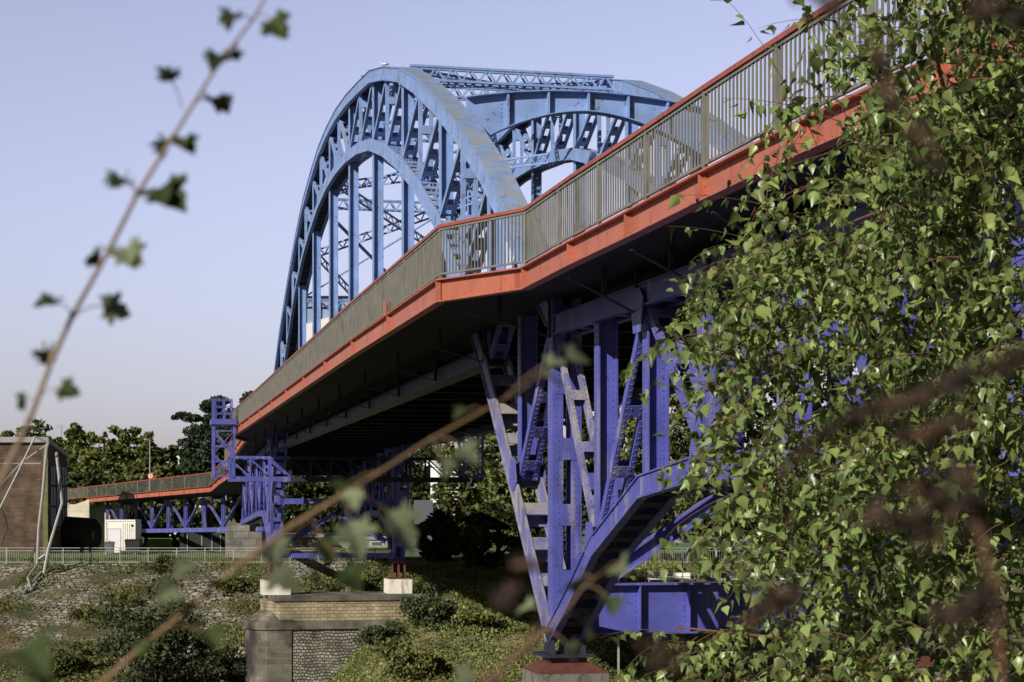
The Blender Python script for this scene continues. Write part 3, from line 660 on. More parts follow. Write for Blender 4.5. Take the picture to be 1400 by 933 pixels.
for w in (3.2, 6.2):
    mb = MB(); a, b = p0+ins*w, p1+ins*w; mb.beam(a, b, nn*.2, UP*.17)
    for i in range(9):
        c = a+(b-a)*i/8; mb.beam(c+UP*.17, c+UP*(H+.3), t*.035, nn*.05)
    kid(mb, 'inner_truss', M['violet'], apb)
GZ = -3.5
# abutment at its left end
mb = MB(); a = at(146,688,166); b0 = at(60,688,182)
mb.box(at(91,0,168).x, at(147,0,168).x, 169, 178, GZ-.2, at(0,690,168).z); 
mb.hexa([at(91,700,167.5)*1+UP*0, at(122,700,167.5), at(122,700,169), at(91,700,169), at(91,694,167.5), at(122,683,167.5), at(122,683,169), at(91,694,169)])
mb.hexa([Vector((at(91,0,167.5).x,167.5,GZ-.2)), Vector((at(122,0,167.5).x,167.5,GZ-.2)), Vector((at(122,0,167.5).x,168.99,GZ-.2)), Vector((at(91,0,167.5).x,168.99,GZ-.2)), at(91,700.2,167.5), at(122,700.2,167.5), at(122,700.2,168.99), at(91,700.2,168.99)])
tag(mb.build('abutment_wall', M['pale_concrete']), 'weathered beige concrete abutment at the left end of the approach bridge', 'retaining wall')
f = empty('bridge_ramp_railing', at(100,682,172), 'dark bar railing on top of the abutment above the dark tank', 'railing')
mb = MB(); A, Bq = at(119,681,170), at(40,690,186)
for z in (0.1, 1.05): mb.beam(A+UP*z, Bq+UP*z, UP*.03, ins*.03)
kid(mb, 'rail', M['rail_red'], f); mb = MB()
for i in range(60): c = A+(Bq-A)*i/60; mb.beam(c+UP*.1, c+UP*1.05, ins*.02, cdir*.03)
kid(mb, 'bars', M['bar'], f)
mb = MB(); mb.box(at(20,0,170).x-6, at(91,0,170).x-.01, 171, 180, GZ-.2, .9); tag(mb.build('ramp_wall', M['concrete']), 'concrete side wall of the ramp behind the brick building', 'retaining wall')
# grey stone pier of the approach bridge
mb = MB(); mb.box(at(308,0,132).x, at(358,0,132).x, 132, 136, GZ-.1, at(0,727,132).z); mb.box(at(311,0,132).x, at(340,0,132).x, 132.4, 135.6, at(0,727,132).z+.002, at(0,716,132).z)
tag(mb.build('approach_pier', M['greypierstone']), 'squat pale grey stone pier where the approach bridge meets the main bridge', 'bridge pier')
# ------------------------------------------------------------------ lamp post with round sign
lp = empty('lamp_post', at(205,672,160), 'slender grey post with round speed limit sign standing on the approach bridge', 'lamp post')
mb = MB(); mb.tube([at(205,672,160), at(205,603,160)], [.07,.045], 8); kid(mb, 'pole', M['grey_metal'], lp)
mb = MB(); mb.tube([at(205,604,160), at(204,602,160), at(199,600.5,160)], .05, 8); mb.box(at(197,0,160).x, at(200.5,0,160).x, 159.85, 160.15, at(0,601.8,160).z, at(0,600.2,160).z); kid(mb, 'lamp_head', M['grey_metal'], lp)
c = at(206,651,159.8)
mb = MB(); mb.tube([c, c-Vector((0,.03,0))], .28, 20); sg = kid(mb, 'round_sign', M['sign_red'], lp)
mb = MB(); mb.tube([c-Vector((0,.031,0)), c-Vector((0,.036,0))], .2, 20); kid(mb, 'sign_face', M['sign_white'], sg)
mb = MB(); d = Vector((0,-.042,0))
def dig(segs, ox):
    S = {'t':((-.05,.1),(.05,.1)),'m':((-.05,0),(.05,0)),'b':((-.05,-.1),(.05,-.1)),'tr':((.05,0),(.05,.1)),'br':((.05,-.1),(.05,0)),'tl':((-.05,0),(-.05,.1)),'bl':((-.05,-.1),(-.05,0))}
    for q in segs:
        (x0,z0),(x1,z1) = S[q]; mb.beam(c+d+Vector((ox+x0,0,z0)), c+d+Vector((ox+x1,0,z1)), Vector((.012,0,.012)), Vector((0,.002,0)))
dig(('t','m','b','tr','br'), -.075); dig(('t','b','tr','br','tl','bl'), .075); kid(mb, 'digits', M['dark'], sg)
mb = MB(); mb.tube([at(84,640,230), at(84,583,230)], .05, 6)
for y in (582, 585): mb.tube([at(77,y,230), at(88,y,230)], .03, 6)
tag(mb.build('antenna_mast', M['grey_metal']), 'thin antenna mast rising above the trees at far left', 'antenna')
# ------------------------------------------------------------------ brick building
bb = empty('brick_building', at(30,757,147)*1, 'brown brick building with flat grey roof edge at the left edge', 'building')
Yb = 147; xl, xr = at(-190,0,Yb).x, at(66,0,Yb).x; zt_ = at(0,606,Yb).z; Yr = 168; xr2 = at(92,0,Yr).x; ztr = zt_
Yr = 152.5; xr2 = at(92,0,Yr).x; zr2 = at(0,626,Yr).z
mb = MB(); mb.hexa([(xl,Yb,GZ-.1),(xr,Yb,GZ-.1),(xr2,Yr,GZ-.1),(xl,Yr,GZ-.1),(xl,Yb,zt_),(xr,Yb,zt_),(xr2,Yr,zr2),(xl,Yr,zr2)]); kid(mb, 'wall', M['brick'], bb)
mb = MB(); mb.hexa([(xl-.3,Yb-.4,zt_+.05),(xr+.12,Yb-.4,zt_+.05),(xr2+.12,Yr+.2,zr2-.03),(xl-.3,Yr+.2,zr2-.03),(xl-.3,Yb-.4,zt_+.5),(xr+.12,Yb-.4,zt_+.5),(xr2+.12,Yr+.2,zr2+.25),(xl-.3,Yr+.2,zr2+.25)]); kid(mb, 'roof', M['roof'], bb)
mb = MB(); mb.beam(Vector((xr-.22,Yb-.03,GZ)), Vector((xr-.22,Yb-.03,zt_-.01)), Vector((.2,0,0)), Vector((0,.05,0))); kid(mb, 'corner_post', M['greenpost'], bb)
mb = MB(); mb.box(xl, xr-.6, Yb-.06, Yb-.003, at(0,634,Yb).z-.06, at(0,634,Yb).z+.06); kid(mb, 'string_course', M['concrete'], bb)
sd = (Vector((xr2,Yr,0))-Vector((xr,Yb,0))).normalized(); so = Vector((sd.y,-sd.x,0))
for i in range(3):
    for j in range(3):
        a = Vector((xr,Yb,0))+sd*(.45+i*1.62); z0 = GZ+2.3+j*1.75; mb = MB()
        q = a+sd*1.4
        mb.hexa([a+so*.02+UP*z0, q+so*.02+UP*z0, q+so*.08+UP*z0, a+so*.08+UP*z0, a+so*.02+UP*(z0+1.55), q+so*.02+UP*(z0+1.55), q+so*.08+UP*(z0+1.55), a+so*.08+UP*(z0+1.55)])
        w = kid(mb, 'window', M['greyblue'], bb)
        mb = MB()
        for t_ in (0, .5, 1): c_ = a+sd*1.4*t_; mb.beam(c_+so*.1+UP*z0, c_+so*.1+UP*(z0+1.55), sd*.03, so*.02)
        kid(mb, 'frame', M['dark'], w)
# ------------------------------------------------------------------ bent steel pole frame on the bank
pf = empty('bent_pipe_frame', at(50,800,119), 'tall frame of leaning bent grey pipes footed on the stone bank by the fence', 'pipe frame')
YF = 122
def tp(mb, L, r): mb.tube([at(x,y,YF+dy) for x,y,dy in L], r, 8)
mb = MB(); tp(mb, [(51,772,0),(53,722,0),(58,680,0),(64,612,0),(66,606,.3)], .11); kid(mb, 'pole', M['grey_metal'], pf)
mb = MB(); tp(mb, [(60,785,-.5),(66,752,0),(85,688,1),(77,618,1.5)], .11); kid(mb, 'pole', M['grey_metal'], pf)
mb = MB(); tp(mb, [(48,597,0),(25,645,0),(0,695,0),(-20,730,0)], .07); kid(mb, 'stay', M['grey_metal'], pf)
mb = MB(); tp(mb, [(66,607,.3),(30,632,1),(0,665,2)], .06); kid(mb, 'stay', M['grey_metal'], pf)
mb = MB(); tp(mb, [(48,597,0),(66,606,.3)], .07); kid(mb, 'crossbar', M['grey_metal'], pf)
mb = MB(); tp(mb, [(0,692,0),(8,708,0),(10,722,0),(2,748,0)], .035); kid(mb, 'cable', M['dark'], pf)
mb = MB(); tp(mb, [(52,765,0),(62,758,0),(66,764,0)], .06); tp(mb, [(52,770,0),(38,790,-2),(43,808,-3)], .08); tp(mb, [(33,810,-3.5),(52,788,-1),(57,782,-.5)], .09); tp(mb, [(43,808,-3),(50,795,-2)], .06)
kid(mb, 'foot', M['grey_metal'], pf)
# ------------------------------------------------------------------ container, bins, tank and sheets
Yc = 145; cx0, cx1 = at(145,0,Yc).x, at(184.5,0,Yc).x; cz1 = at(0,713,Yc).z
ct = empty('site_container', (cx0+1.4, Yc, GZ), 'white corrugated site container with a door beside the brick building', 'container')
mb = MB(); mb.box(cx0, cx1, Yc, Yc+2.4, GZ+.08, cz1); kid(mb, 'body', M['white'], ct)
mb = MB()
for i in range(6): x = cx0+1.3+i*.18; mb.box(x, x+.1, Yc-.05, Yc-.002, GZ+.2, cz1-.15)
kid(mb, 'corrugation', M['white'], ct)
mb = MB(); mb.box(cx0-.03, cx1+.03, Yc-.06, Yc+2.43, cz1+.002, cz1+.13)
for x in (cx0, cx1): mb.box(x-.05, x+.05, Yc-.06, Yc+.04, GZ, cz1)
kid(mb, 'frame', M['white'], ct)
mb = MB(); mb.box(cx0+.18, cx0+1.2, Yc-.04, Yc-.001, GZ+.15, GZ+2.05); dr = kid(mb, 'door', M['whiteplain'], ct); mb = MB(); mb.box(cx0+.13, cx0+1.25, Yc-.02, Yc-.0015, GZ+.1, GZ+2.12); kid(mb, 'door_frame', M['grey_metal'], ct)
mb = MB(); mb.box(cx0+.25, cx0+.36, Yc-.09, Yc-.041, GZ+1.05, GZ+1.1); kid(mb, 'handle', M['dark'], dr)
mb = MB(); mb.tube([Vector((cx1-.22,Yc-.1,cz1-.35)), Vector((cx1-.22,Yc-.06,cz1-.35))], .1, 10); kid(mb, 'vent', M['dark'], ct)
def bin_(lab, x, Yy, w, h, m, name='waste_bin'):
    c = at(x,0,Yy); e = empty(name, (c.x,Yy,GZ), lab, 'bin'); mb = MB()
    mb.hexa([(c.x-w*.4,Yy-.25,GZ+.08),(c.x+w*.4,Yy-.25,GZ+.08),(c.x+w*.4,Yy+.25,GZ+.08),(c.x-w*.4,Yy+.25,GZ+.08),(c.x-w/2,Yy-.33,GZ+h),(c.x+w/2,Yy-.33,GZ+h),(c.x+w/2,Yy+.33,GZ+h),(c.x-w/2,Yy+.33,GZ+h)]); kid(mb, 'body', m, e)
    mb = MB(); mb.hexa([(c.x-w*.54,Yy-.36,GZ+h+.003),(c.x+w*.54,Yy-.36,GZ+h+.003),(c.x+w*.54,Yy+.36,GZ+h+.003),(c.x-w*.54,Yy+.36,GZ+h+.003),(c.x-w*.45,Yy-.2,GZ+h+.12),(c.x+w*.45,Yy-.2,GZ+h+.12),(c.x+w*.45,Yy+.3,GZ+h+.12),(c.x-w*.45,Yy+.3,GZ+h+.12)]); kid(mb, 'lid', m, e)
    mb = MB()
    for s in (-1, 1): mb.tube([Vector((c.x+s*w*.36-.03,Yy+.2,GZ+.09)), Vector((c.x+s*w*.36+.03,Yy+.2,GZ+.09))], .09, 10)
    kid(mb, 'wheel', M['dark'], e)
bin_('small grey bin in front of the left corner of the white container', 150, 143.5, .7, .95, M['bin_grey'])
bin_('wide black lidded bin before the right side of the white container', 182, 143.2, 1.25, 1.15, M['dark'])
tk = empty('storage_tank', at(120,757,152), 'dark green horizontal tank on legs between brick building and container', 'tank')
mb = MB(); a, b = at(88,729,152), at(138,731,152)
r_ = 1.45; pts = [a, b-Vector((1.2,0,0)), b-Vector((.5,0,0)), b-Vector((.1,0,0)), b]; mb.tube(pts, [r_,r_,r_*.95,r_*.6,.1], 24); kid(mb, 'shell', M['tank'], tk, True)
mb = MB()
for x in (98, 109, 128): c = at(x,0,152); mb.box(c.x-.3, c.x+.3, 151.4, 152.6, GZ, -.9-1)
kid(mb, 'legs', M['dark'], tk)
mb = MB(); Ys = 150
mb.box(at(202,0,Ys).x, at(235,0,Ys).x, Ys, Ys+.08, at(0,756,Ys).z, at(0,736,Ys).z)
mb.box(at(218,0,Ys).x, at(218.8,0,Ys).x, Ys-.03, Ys-.001, at(0,756,Ys).z, at(0,736,Ys).z)
tag(mb.build('sheet_screen', M['green_sheet']), 'pale green sheet screen standing in shade under the approach bridge', 'screen')
sc_ = empty('mesh_screen', at(275,757,150), 'grey barred gate panel in the shade below the approach truss', 'gate')
mb = MB(); mb.box(at(240,0,Ys).x, at(308,0,Ys).x, Ys+2, Ys+2.1, GZ, at(0,730,Ys).z); kid(mb, 'panel', M['dark'], sc_)
mb = MB()
for x in (250,270,284,296): mb.box(at(x,0,Ys).x, at(x,0,Ys).x+.07, Ys+1.9, Ys+1.98, GZ, at(0,732,Ys).z)
kid(mb, 'bars', M['grey_metal'], sc_)
# ------------------------------------------------------------------ fence along the bank
YFn = 125; fb = -3.75
fe = empty('bank_fence', (-20,YFn,fb), 'long pale galvanised bar fence running along the top of the stone bank', 'fence')
x0, x1 = at(-30,0,YFn).x, at(1150,0,YFn).x
mb = MB()
for z in (.16, .98, 1.18): mb.box(x0, x1, YFn-.025, YFn+.025, fb+z-.02, fb+z+.02)
kid(mb, 'rail', M['grey_metal'], fe)
x = x0
while x < x1: mb = MB(); mb.box(x-.03, x+.03, YFn-.03, YFn+.03, fb-.2, fb+1.2); x += 2.02; kid(mb, 'post', M['grey_metal'], fe)
mb = MB(); x = x0
while x < x1: mb.box(x-.009, x+.009, YFn-.009, YFn+.009, fb+.16, fb+.97); x += .16
kid(mb, 'bars', M['grey_metal'], fe)
# ------------------------------------------------------------------ buildings behind
def simple_building(name, lab, x0, x1, ytop, Y, dep, m, rows, cols, base=GZ, roofm=None, gr=None):
    a, b = at(x0,0,Y).x, at(x1,0,Y).x; z1 = at(0,ytop,Y).z
    e = empty(name, ((a+b)/2, Y, base), lab, 'building', gr)
    mb = MB(); mb.box(a, b, Y, Y+dep, base-.2, z1); kid(mb, 'wall', m, e)
    mb = MB(); mb.box(a-.2, b+.2, Y-.2, Y+dep+.2, z1+.002, z1+.3); kid(mb, 'roof', roofm or M['roof'], e)
    for i in range(rows):
        for j in range(cols):
            w = (b-a)/cols; cx = a+w*(j+.5); hh = (z1-base)/rows; cz = base+hh*(i+.5)
            mb = MB(); mb.box(cx-w*.3, cx+w*.3, Y-.06, Y-.003, cz-hh*.25, cz+hh*.25); wi = kid(mb, 'window', M['whiteplain'], e)
            mb = MB(); mb.box(cx-w*.26, cx+w*.26, Y-.08, Y-.061, cz-hh*.21, cz+hh*.21); kid(mb, 'pane', M['glass'], wi)
    return e
# curved white hall with grey blue attic seen between the hangers
hl = empty('white_hall', at(450,757,220), 'tall white building with curved parapet and grey blue attic seen between hangers', 'building')
mb = MB(); Y = 220; n = 14
for i in range(n):
    xa, xb = 395+(560-395)*i/n, 395+(560-395)*(i+1)/n
    ya = lambda x: 452-26*math.sin(min(1,(x-395)/110)*math.pi/2)
    A0, B0 = at(xa,ya(xa),Y), at(xb,ya(xb),Y)
    mb.hexa([(A0.x,Y,GZ),(B0.x,Y,GZ),(B0.x,Y+9,GZ),(A0.x,Y+9,GZ),A0,B0,B0+Vector((0,9,0)),A0+Vector((0,9,0))])
kid(mb, 'wall', M['whiteplain'], hl)
mb = MB(); mb.box(at(402,0,222).x, at(545,0,222).x, 222, 230, at(0,470,222).z, at(0,407,222).z); kid(mb, 'attic', M['greyblue'], hl)
mb = MB(); mb.box(at(400,0,222).x, at(547,0,222).x, 221.7, 230.2, at(0,407,222).z+.002, at(0,405,222).z); kid(mb, 'roof', M['dark'], hl)
mb = MB()
for x in (417,438,462,464,486,510): mb.box(at(x,0,222).x, at(x+1.5,0,222).x, 221.8, 221.99, at(0,440,222).z, at(0,407.5,222).z)
kid(mb, 'mullion', M['dark'], hl)
simple_building('white_house', 'white house showing between the dark pine and the green trees', 228, 275, 618, 235, 12, M['whiteplain'], 3, 3)
simple_building('low_brick_building', 'low brown brick building in shade behind the far pier', 345, 440, 735, 168, 10, M['lowbrick'], 1, 4)
simple_building('beige_shed', 'low beige shed in shade under the bridge right of the brick building', 442, 530, 738, 171, 8, M['concrete'], 1, 3)
# white concrete stair tower
st = empty('stair_tower', at(602,757,140), 'white concrete stair with round column behind the bridge', 'staircase')
mb = MB(); c = at(598,757,140); mb.tube([c, Vector((c.x,c.y,at(0,640,140).z))], .55, 20); kid(mb, 'column', M['whiteplain'], st, True)
mb = MB(); a, b = at(578,636,140), at(627,640,140); mb.hexa([a, at(600,640,140), at(600,640,143), a+Vector((0,3,0)), at(584,628,140), at(607,624,140), at(607,624,143), at(584,628,143)])
mb.beam(at(607,626,139.9), at(594,655,139.9), Vector((.08,0,.02)), Vector((0,.05,0))); mb.beam(at(624,640,139.9), at(606,662,139.9), Vector((.08,0,.02)), Vector((0,.05,0)))
kid(mb, 'canopy', M['whiteplain'], st)
mb = MB()
for i in range(14):
    p = at(604,642+i*5.2,140); mb.box(p.x, p.x+1.5-.03*i, 139.6, 140.8, p.z, p.z+.08)
kid(mb, 'steps', M['whiteplain'], st)
mb = MB(); mb.box(at(566,0,139).x, at(592,0,139).x, 139, 139.2, GZ, at(0,684,139).z); kid(mb, 'side_panel', M['bin_grey'], st)
# rusty striped sheet behind the near truss
mb = MB(); Yr_ = 75
P = [at(846,690,Yr_), at(858,690,Yr_), at(876,650,Yr_), at(866,636,Yr_)]
for i in range(6):
    t0, t1 = i/6, (i+.62)/6
    q = lambda u, v: (P[0]*(1-u)+P[1]*u)*(1-v)+(P[3]*(1-u)+P[2]*u)*v
    mb.hexa([q(0,t0), q(1,t0), q(1,t0)+Vector((0,.1,0)), q(0,t0)+Vector((0,.1,0)), q(0,t1), q(1,t1), q(1,t1)+Vector((0,.1,0)), q(0,t1)+Vector((0,.1,0))])
rs = empty('striped_sheet', (P[0].x, Yr_, -9), 'slanted rusty orange striped sheet on a post seen through the near truss', 'sheet')
kid(mb, 'panel', M['rust'], rs); mb = MB()
mb.beam(P[0]+Vector((0,.2,0)), P[3]+Vector((0,.2,0)), Vector((.15,0,0)), Vector((0,.04,0))); mb.beam(P[0]+Vector((0,.26,0)), Vector((P[0].x,Yr_+.26,-9.5)), Vector((.045,0,0)), Vector((0,.045,0)))
kid(mb, 'post', M['grey_metal'], rs)
# ------------------------------------------------------------------ terrace with parasols and tables
ter = empty('terrace_railing', at(960,806,100), 'thin grey rail and cable posts in front of the terrace behind the cross girder', 'railing')
mb = MB()
A, Bq = at(868,741,101), at(1390,737,101); mb.beam(A, Bq, UP*.1, Vector((0,.12,0)))
for z in (781, 789, 797): mb.beam(at(836,z,104), at(1390,z,104), UP*.02, Vector((0,.02,0)))
kid(mb, 'rail', M['grey_metal'], ter)
mb = MB()
for x, y0, y1 in ((883,742,800),(838,782,806),(924,690,741),(933,750,806),(980,742,806),(1097,742,806),(1180,740,806),(1040,742,806),(1300,740,806)): mb.tube([at(x,y0,103), at(x,y1,103)], .04, 6)
kid(mb, 'post', M['grey_metal'], ter)
mb = MB(); mb.box(at(800,0,108).x, at(1420,0,108).x, 104.5, 124.5, -10, at(0,805,108).z+.2); tag(mb.build('terrace', M['concrete']), 'raised concrete terrace beyond the bridge carrying parasols and white seats', 'terrace')
tz = at(0,805,108).z+.2
def parasol(lab, x, Y, h):
    c = at(x,0,Y); e = empty('parasol', (c.x,Y,tz), lab, 'parasol', 'closed white parasols on the terrace'); mb = MB()
    mb.tube([Vector((c.x,Y,tz)), Vector((c.x,Y,tz+h))], .03, 8); mb.lathe((c.x,Y,tz), [(.3,0),(.3,.06),(.05,.1)], 12); kid(mb, 'pole', M['grey_metal'], e)
    mb = MB(); n = 20; prof = [(.05,h+.02),(.12,h-.25),(.2,h-.8),(.24,h-1.3),(.21,h-1.7),(.19,h-1.85)]
    b = 0
    for r, z in prof:
        for j in range(n): w = 2*math.pi*j/n; rr = r*(1+.22*(j%2)); mb.v.append(Vector((c.x+rr*math.cos(w),Y+rr*math.sin(w),tz+z)))
    for i in range(len(prof)-1):
        for j in range(n): k = (j+1)%n; mb.f.append((i*n+j,(i+1)*n+j,(i+1)*n+k,i*n+k))
    mb.f.append(tuple(range(n))); kid(mb, 'canopy', M['cream'], e)
parasol('closed white parasol left of the birch leaves on the terrace', 950, 108, 2.95)
parasol('closed white parasol half hidden by birch leaves on the terrace', 1165, 108, 2.7)
def bench(lab, x, w):
    c = at(x,0,107); e = empty('white_bench', (c.x,107,tz), lab, 'bench', 'white terrace seats'); mb = MB()
    mb.box(c.x-w/2, c.x+w/2, 106.7, 107.3, tz+.4, tz+.48); kid(mb, 'seat', M['white'], e)
    mb = MB(); mb.box(c.x-w/2, c.x+w/2, 107.24, 107.3, tz+.482, tz+.8); kid(mb, 'backrest', M['white'], e)
    for s in (-1, 1):
        for y in (106.75, 107.2): mb = MB(); mb.box(c.x+s*(w/2-.08)-.03, c.x+s*(w/2-.08)+.03, y, y+.06, tz, tz+.398); kid(mb, 'leg', M['white'], e)
bench('long white bench just left of the closed parasol', 915, 2.6); bench('white bench right of the first closed parasol', 1010, 2.4); bench('white bench near the second parasol', 1085, 1.8)
# ------------------------------------------------------------------ gulls on the arch
def bird(lab, k, m, yaw, s=1.0, name='seagull', cat='bird'):
    z = interp(TOP, k)+.03; p = B(k, .05, z); e = empty(name, p, lab, cat)
    rot = Matrix.Rotation(yaw, 3, 'Z')
    def P(x, y, z_): return p+rot @ Vector((x*s, y*s, z_*s))
    mb = MB()
    rings = [(-.26,.17,.02),(-.16,.175,.055),(-.02,.18,.085),(.09,.20,.075),(.13,.25,.045),(.15,.29,.047),(.19,.305,.045),(.225,.30,.02)]
    mb.tube([P(x,0,z_) for x, z_, r in rings], [r*s for x, z_, r in rings], 10); kid(mb, 'body', m, e, True)
    mb = MB(); mb.tube([P(.22,0,.30), P(.275,0,.29)], [.013*s,.004*s], 6); kid(mb, 'beak', M['orange_beak'], e)
    for t_ in (-1, 1):
        mb = MB(); mb.ellip(P(-.07,t_*.07,.20), (.19*s,.02*s,.06*s), 10, 6, rot @ Matrix.Rotation(.12, 3, 'Y')); kid(mb, 'wing', M['bin_grey'] if name == 'pigeon' else M['grey_metal'], e, True)
        mb = MB(); mb.tube([P(0,t_*.03,.11), P(.01,t_*.03,0)], .008*s, 6); mb.box(*(sorted((P(0,t_*.03,0).x, P(0,t_*.03,0).x+.05))+sorted((p.y-.02,p.y+.02))+[p.z,p.z+.006])); kid(mb, 'leg', M['orange_beak'], e)
bird('pale gull standing on the crest of the near arch', 3.72, M['gull'], math.pi-.2, .6)
bird('small dark pigeon perched left of the gull on the arch', 4.42, M['pigeon'], .4, .65, 'pigeon')
# ------------------------------------------------------------------ ground
PL_ = [(-30,4.25),(0,-1.75),(45,-10.75),(97,-10.9),(125,-3.75),(125.3,GZ),(4000,GZ)]
PR_ = [(-30,4.25),(0,-1.75),(45,-10.75),(74,-10.9),(92,-6.6),(105,-5.0),(125,-3.75),(125.3,GZ),(4000,GZ)]
def gz(x, y):
    t = min(1, max(0, (x+12.4)/7.5)); t = t*t*(3-2*t)
    return interp(PL_, y)*(1-t)+interp(PR_, y)*t
ys = [-30,-10,0,5,10,20,30,40,45.5,50,60,70]+[73+i*1.0 for i in range(0,52)]+[125.1,125.6,127,130,140,160,200,300,600,1500,3000]
xs = [-2500,-800,-300,-150]+[-100+i*2.0 for i in range(0,101)]+[150,300,800,2500]
mb = MB()
for y in ys:
    for x in xs:
        z = gz(x, y)
        if 74 < y < 125: z += .22*math.sin(x*.31+y*.5)*math.cos(x*.17)-.08*math.sin(x*1.3+y)
        mb.v.append(Vector((x,y,z)))
nx = len(xs)
lawn = []; bankf = []; grassb = []
for j in range(len(ys)-1):
    for i in range(nx-1): (grassb if (ys[j] < 125 and xs[i] > -8.5) else bankf if ys[j] < 125 else lawn).append((j*nx+i, j*nx+i+1, (j+1)*nx+i+1, (j+1)*nx+i))
M['bank'] = brickmat('stone_pitched_bank', (.46,.43,.36), (.27,.25,.21), (.05,.045,.03), .5, .55, .06, axis='XY', bump=1., distort=1.0, dirt=(.10,.095,.05), dirt_amt=.09)
mb.f = bankf+lawn+grassb
me = bpy.data.meshes.new('ground'); me.from_pydata([tuple(v) for v in mb.v], [], mb.f)
me.materials.append(M['bank']); me.materials.append(M['grass']); me.materials.append(mat('straw_and_earth', (.17,.155,.075), .95, .4, .7, dirt=(.26,.24,.19), dirt_amt=.1, dirt_scale=1.2, bump=1., bump_scale=9))
me.polygons.foreach_set('material_index', [0]*len(bankf)+[1]*len(lawn)+[2]*len(grassb)); me.update()
gr = bpy.data.objects.new('ground', me); col.objects.link(gr); struct(gr)
wm = mat('river_water', (.02,.03,.02), .08, .1, 1, bump=.25, bump_scale=2.5, spec=.5)
mb = MB(); mb.quad((-900,40,-10.6),(900,40,-10.6),(900,99,-10.6),(-900,99,-10.6)); struct(mb.build('river', wm))
mb = MB(); mb.box(at(150,0,YFn).x-60, at(800,0,YFn).x, 125.32, 127.2, GZ-.3, GZ+.02) if False else None
# ------------------------------------------------------------------ foliage helper
def leafmesh(name, C, size, material, parent=None, up=.0, stretch=1.4, tint=(.6,1.35), sizevar=.35, fold=False, droop=None, seed=1, kindlab=None, base=None, shape='diamond', hue=.0):
    rg = np.random.default_rng(seed); n = len(C); C = np.asarray(C, dtype=np.float64)
    off = np.array(WL[parent.name]) if parent else (np.array(base) if base is not None else C.mean(0))
    nrm = rg.normal(size=(n,3)); nrm[:,2] += up; nrm /= np.linalg.norm(nrm,axis=1)[:,None]
    if droop is None: d = rg.normal(size=(n,3))
    else: d = droop + rg.normal(size=(n,3))*.25
    d -= nrm*(d*nrm).sum(1)[:,None]; d /= np.linalg.norm(d,axis=1)[:,None]+1e-9
    s = np.cross(nrm, d); sz = size*(1+sizevar*rg.uniform(-1,1,n))[:,None]
    if shape == 'birch':    # folded triangular-ovate leaf, petiole at C
        f = rg.uniform(.12,.6,n)[:,None]; cv = rg.uniform(-.2,.4,n)[:,None]
        V = []
        mid = [.04,.35,.7,1.18]
        for a in mid: V.append(C+d*sz*a*1.0 - nrm*sz*cv*(a**2))
        for sg_ in (-1, 1):
            for a, b in ((.12,.34),(.34,.46),(.72,.22)):
                V.append(C+d*sz*a+s*sz*b*sg_*.92+nrm*sz*(b*f)-nrm*sz*cv*(a**2))
        V = np.stack(V,1).reshape(-1,3); m = 10
        F = []
        base_i = np.arange(n)*m
        quads = [(0,4,5,1),(1,5,6,2),(0,1,8,7),(1,2,9,8)]; tris = [(2,6,3),(2,3,9)]
        loops = []; starts = []; tot = []; 
        per = sum(len(q) for q in quads)+sum(len(q) for q in tris)
        pat = [i for q in quads for i in q]+[i for q in tris for i in q]
        lv = (base_i[:,None]+np.array(pat)[None,:]).reshape(-1)
        st = np.array([0,4,8,12,16,19]); ls = (np.arange(n)[:,None]*per+st[None,:]).reshape(-1)
        nf = 6
    else:
        a = C-d*sz*.5*stretch; b = C+s*sz*.42-nrm*sz*.12; c = C+d*sz*.5*stretch; e = C-s*sz*.42-nrm*sz*.12
        V = np.stack([a,b,c,e],1).reshape(-1,3); lv = np.arange(n*4)
        ls = np.arange(n)*4; nf = 1; m = 4; per = 4
    V = V-off
    me = bpy.data.meshes.new(name); me.vertices.add(len(V)); me.vertices.foreach_set('co', V.astype(np.float32).ravel())
    me.loops.add(len(lv)); me.loops.foreach_set('vertex_index', lv.astype(np.int32))
    me.polygons.add(n*nf); me.polygons.foreach_set('loop_start', ls.astype(np.int32))
    me.update(calc_edges=True); me.validate()
    t = rg.uniform(tint[0], tint[1], n); hu = rg.uniform(-hue, hue, n)
    colr = np.stack([t*(1+hu), t, t*(1-hu*.5), np.ones(n)],1)
    at_ = me.color_attributes.new('tint', 'FLOAT_COLOR', 'POINT')
    at_.data.foreach_set('color', np.repeat(colr, m, axis=0).astype(np.float32).ravel())
    me.materials.append(material)
    o = bpy.data.objects.new(name, me); col.objects.link(o)
    if parent: o.parent = parent; WL[o.name] = Vector(off)
    else: o.location = Vector(off); WL[o.name] = Vector(off)
    return o
def crown_points(c, r, n, clumps, rg, hollow=.55, cl=.22):
    """clumps spread through an uneven ellipsoid, leaves clustered around each clump"""
    u = rg.normal(size=(clumps,3)); u /= np.linalg.norm(u,axis=1)[:,None]
    rad = hollow+(1-hollow)*rg.uniform(0,1,clumps)**.6
    rad *= 1+.16*np.sin(u[:,0]*5+u[:,2]*4+rg.uniform(0,6))
    P = u*rad[:,None]*np.array(r)+np.array(c)
    idx = rg.integers(0, clumps, n); sc = rg.uniform(.6,1.3,clumps)
    q = rg.normal(size=(n,3)); q /= np.linalg.norm(q,axis=1)[:,None]; q *= rg.uniform(.3,1,n)[:,None]
    q[:,2] *= .6
    return P[idx]+q*(sc[idx]*cl*np.mean(r))[:,None]
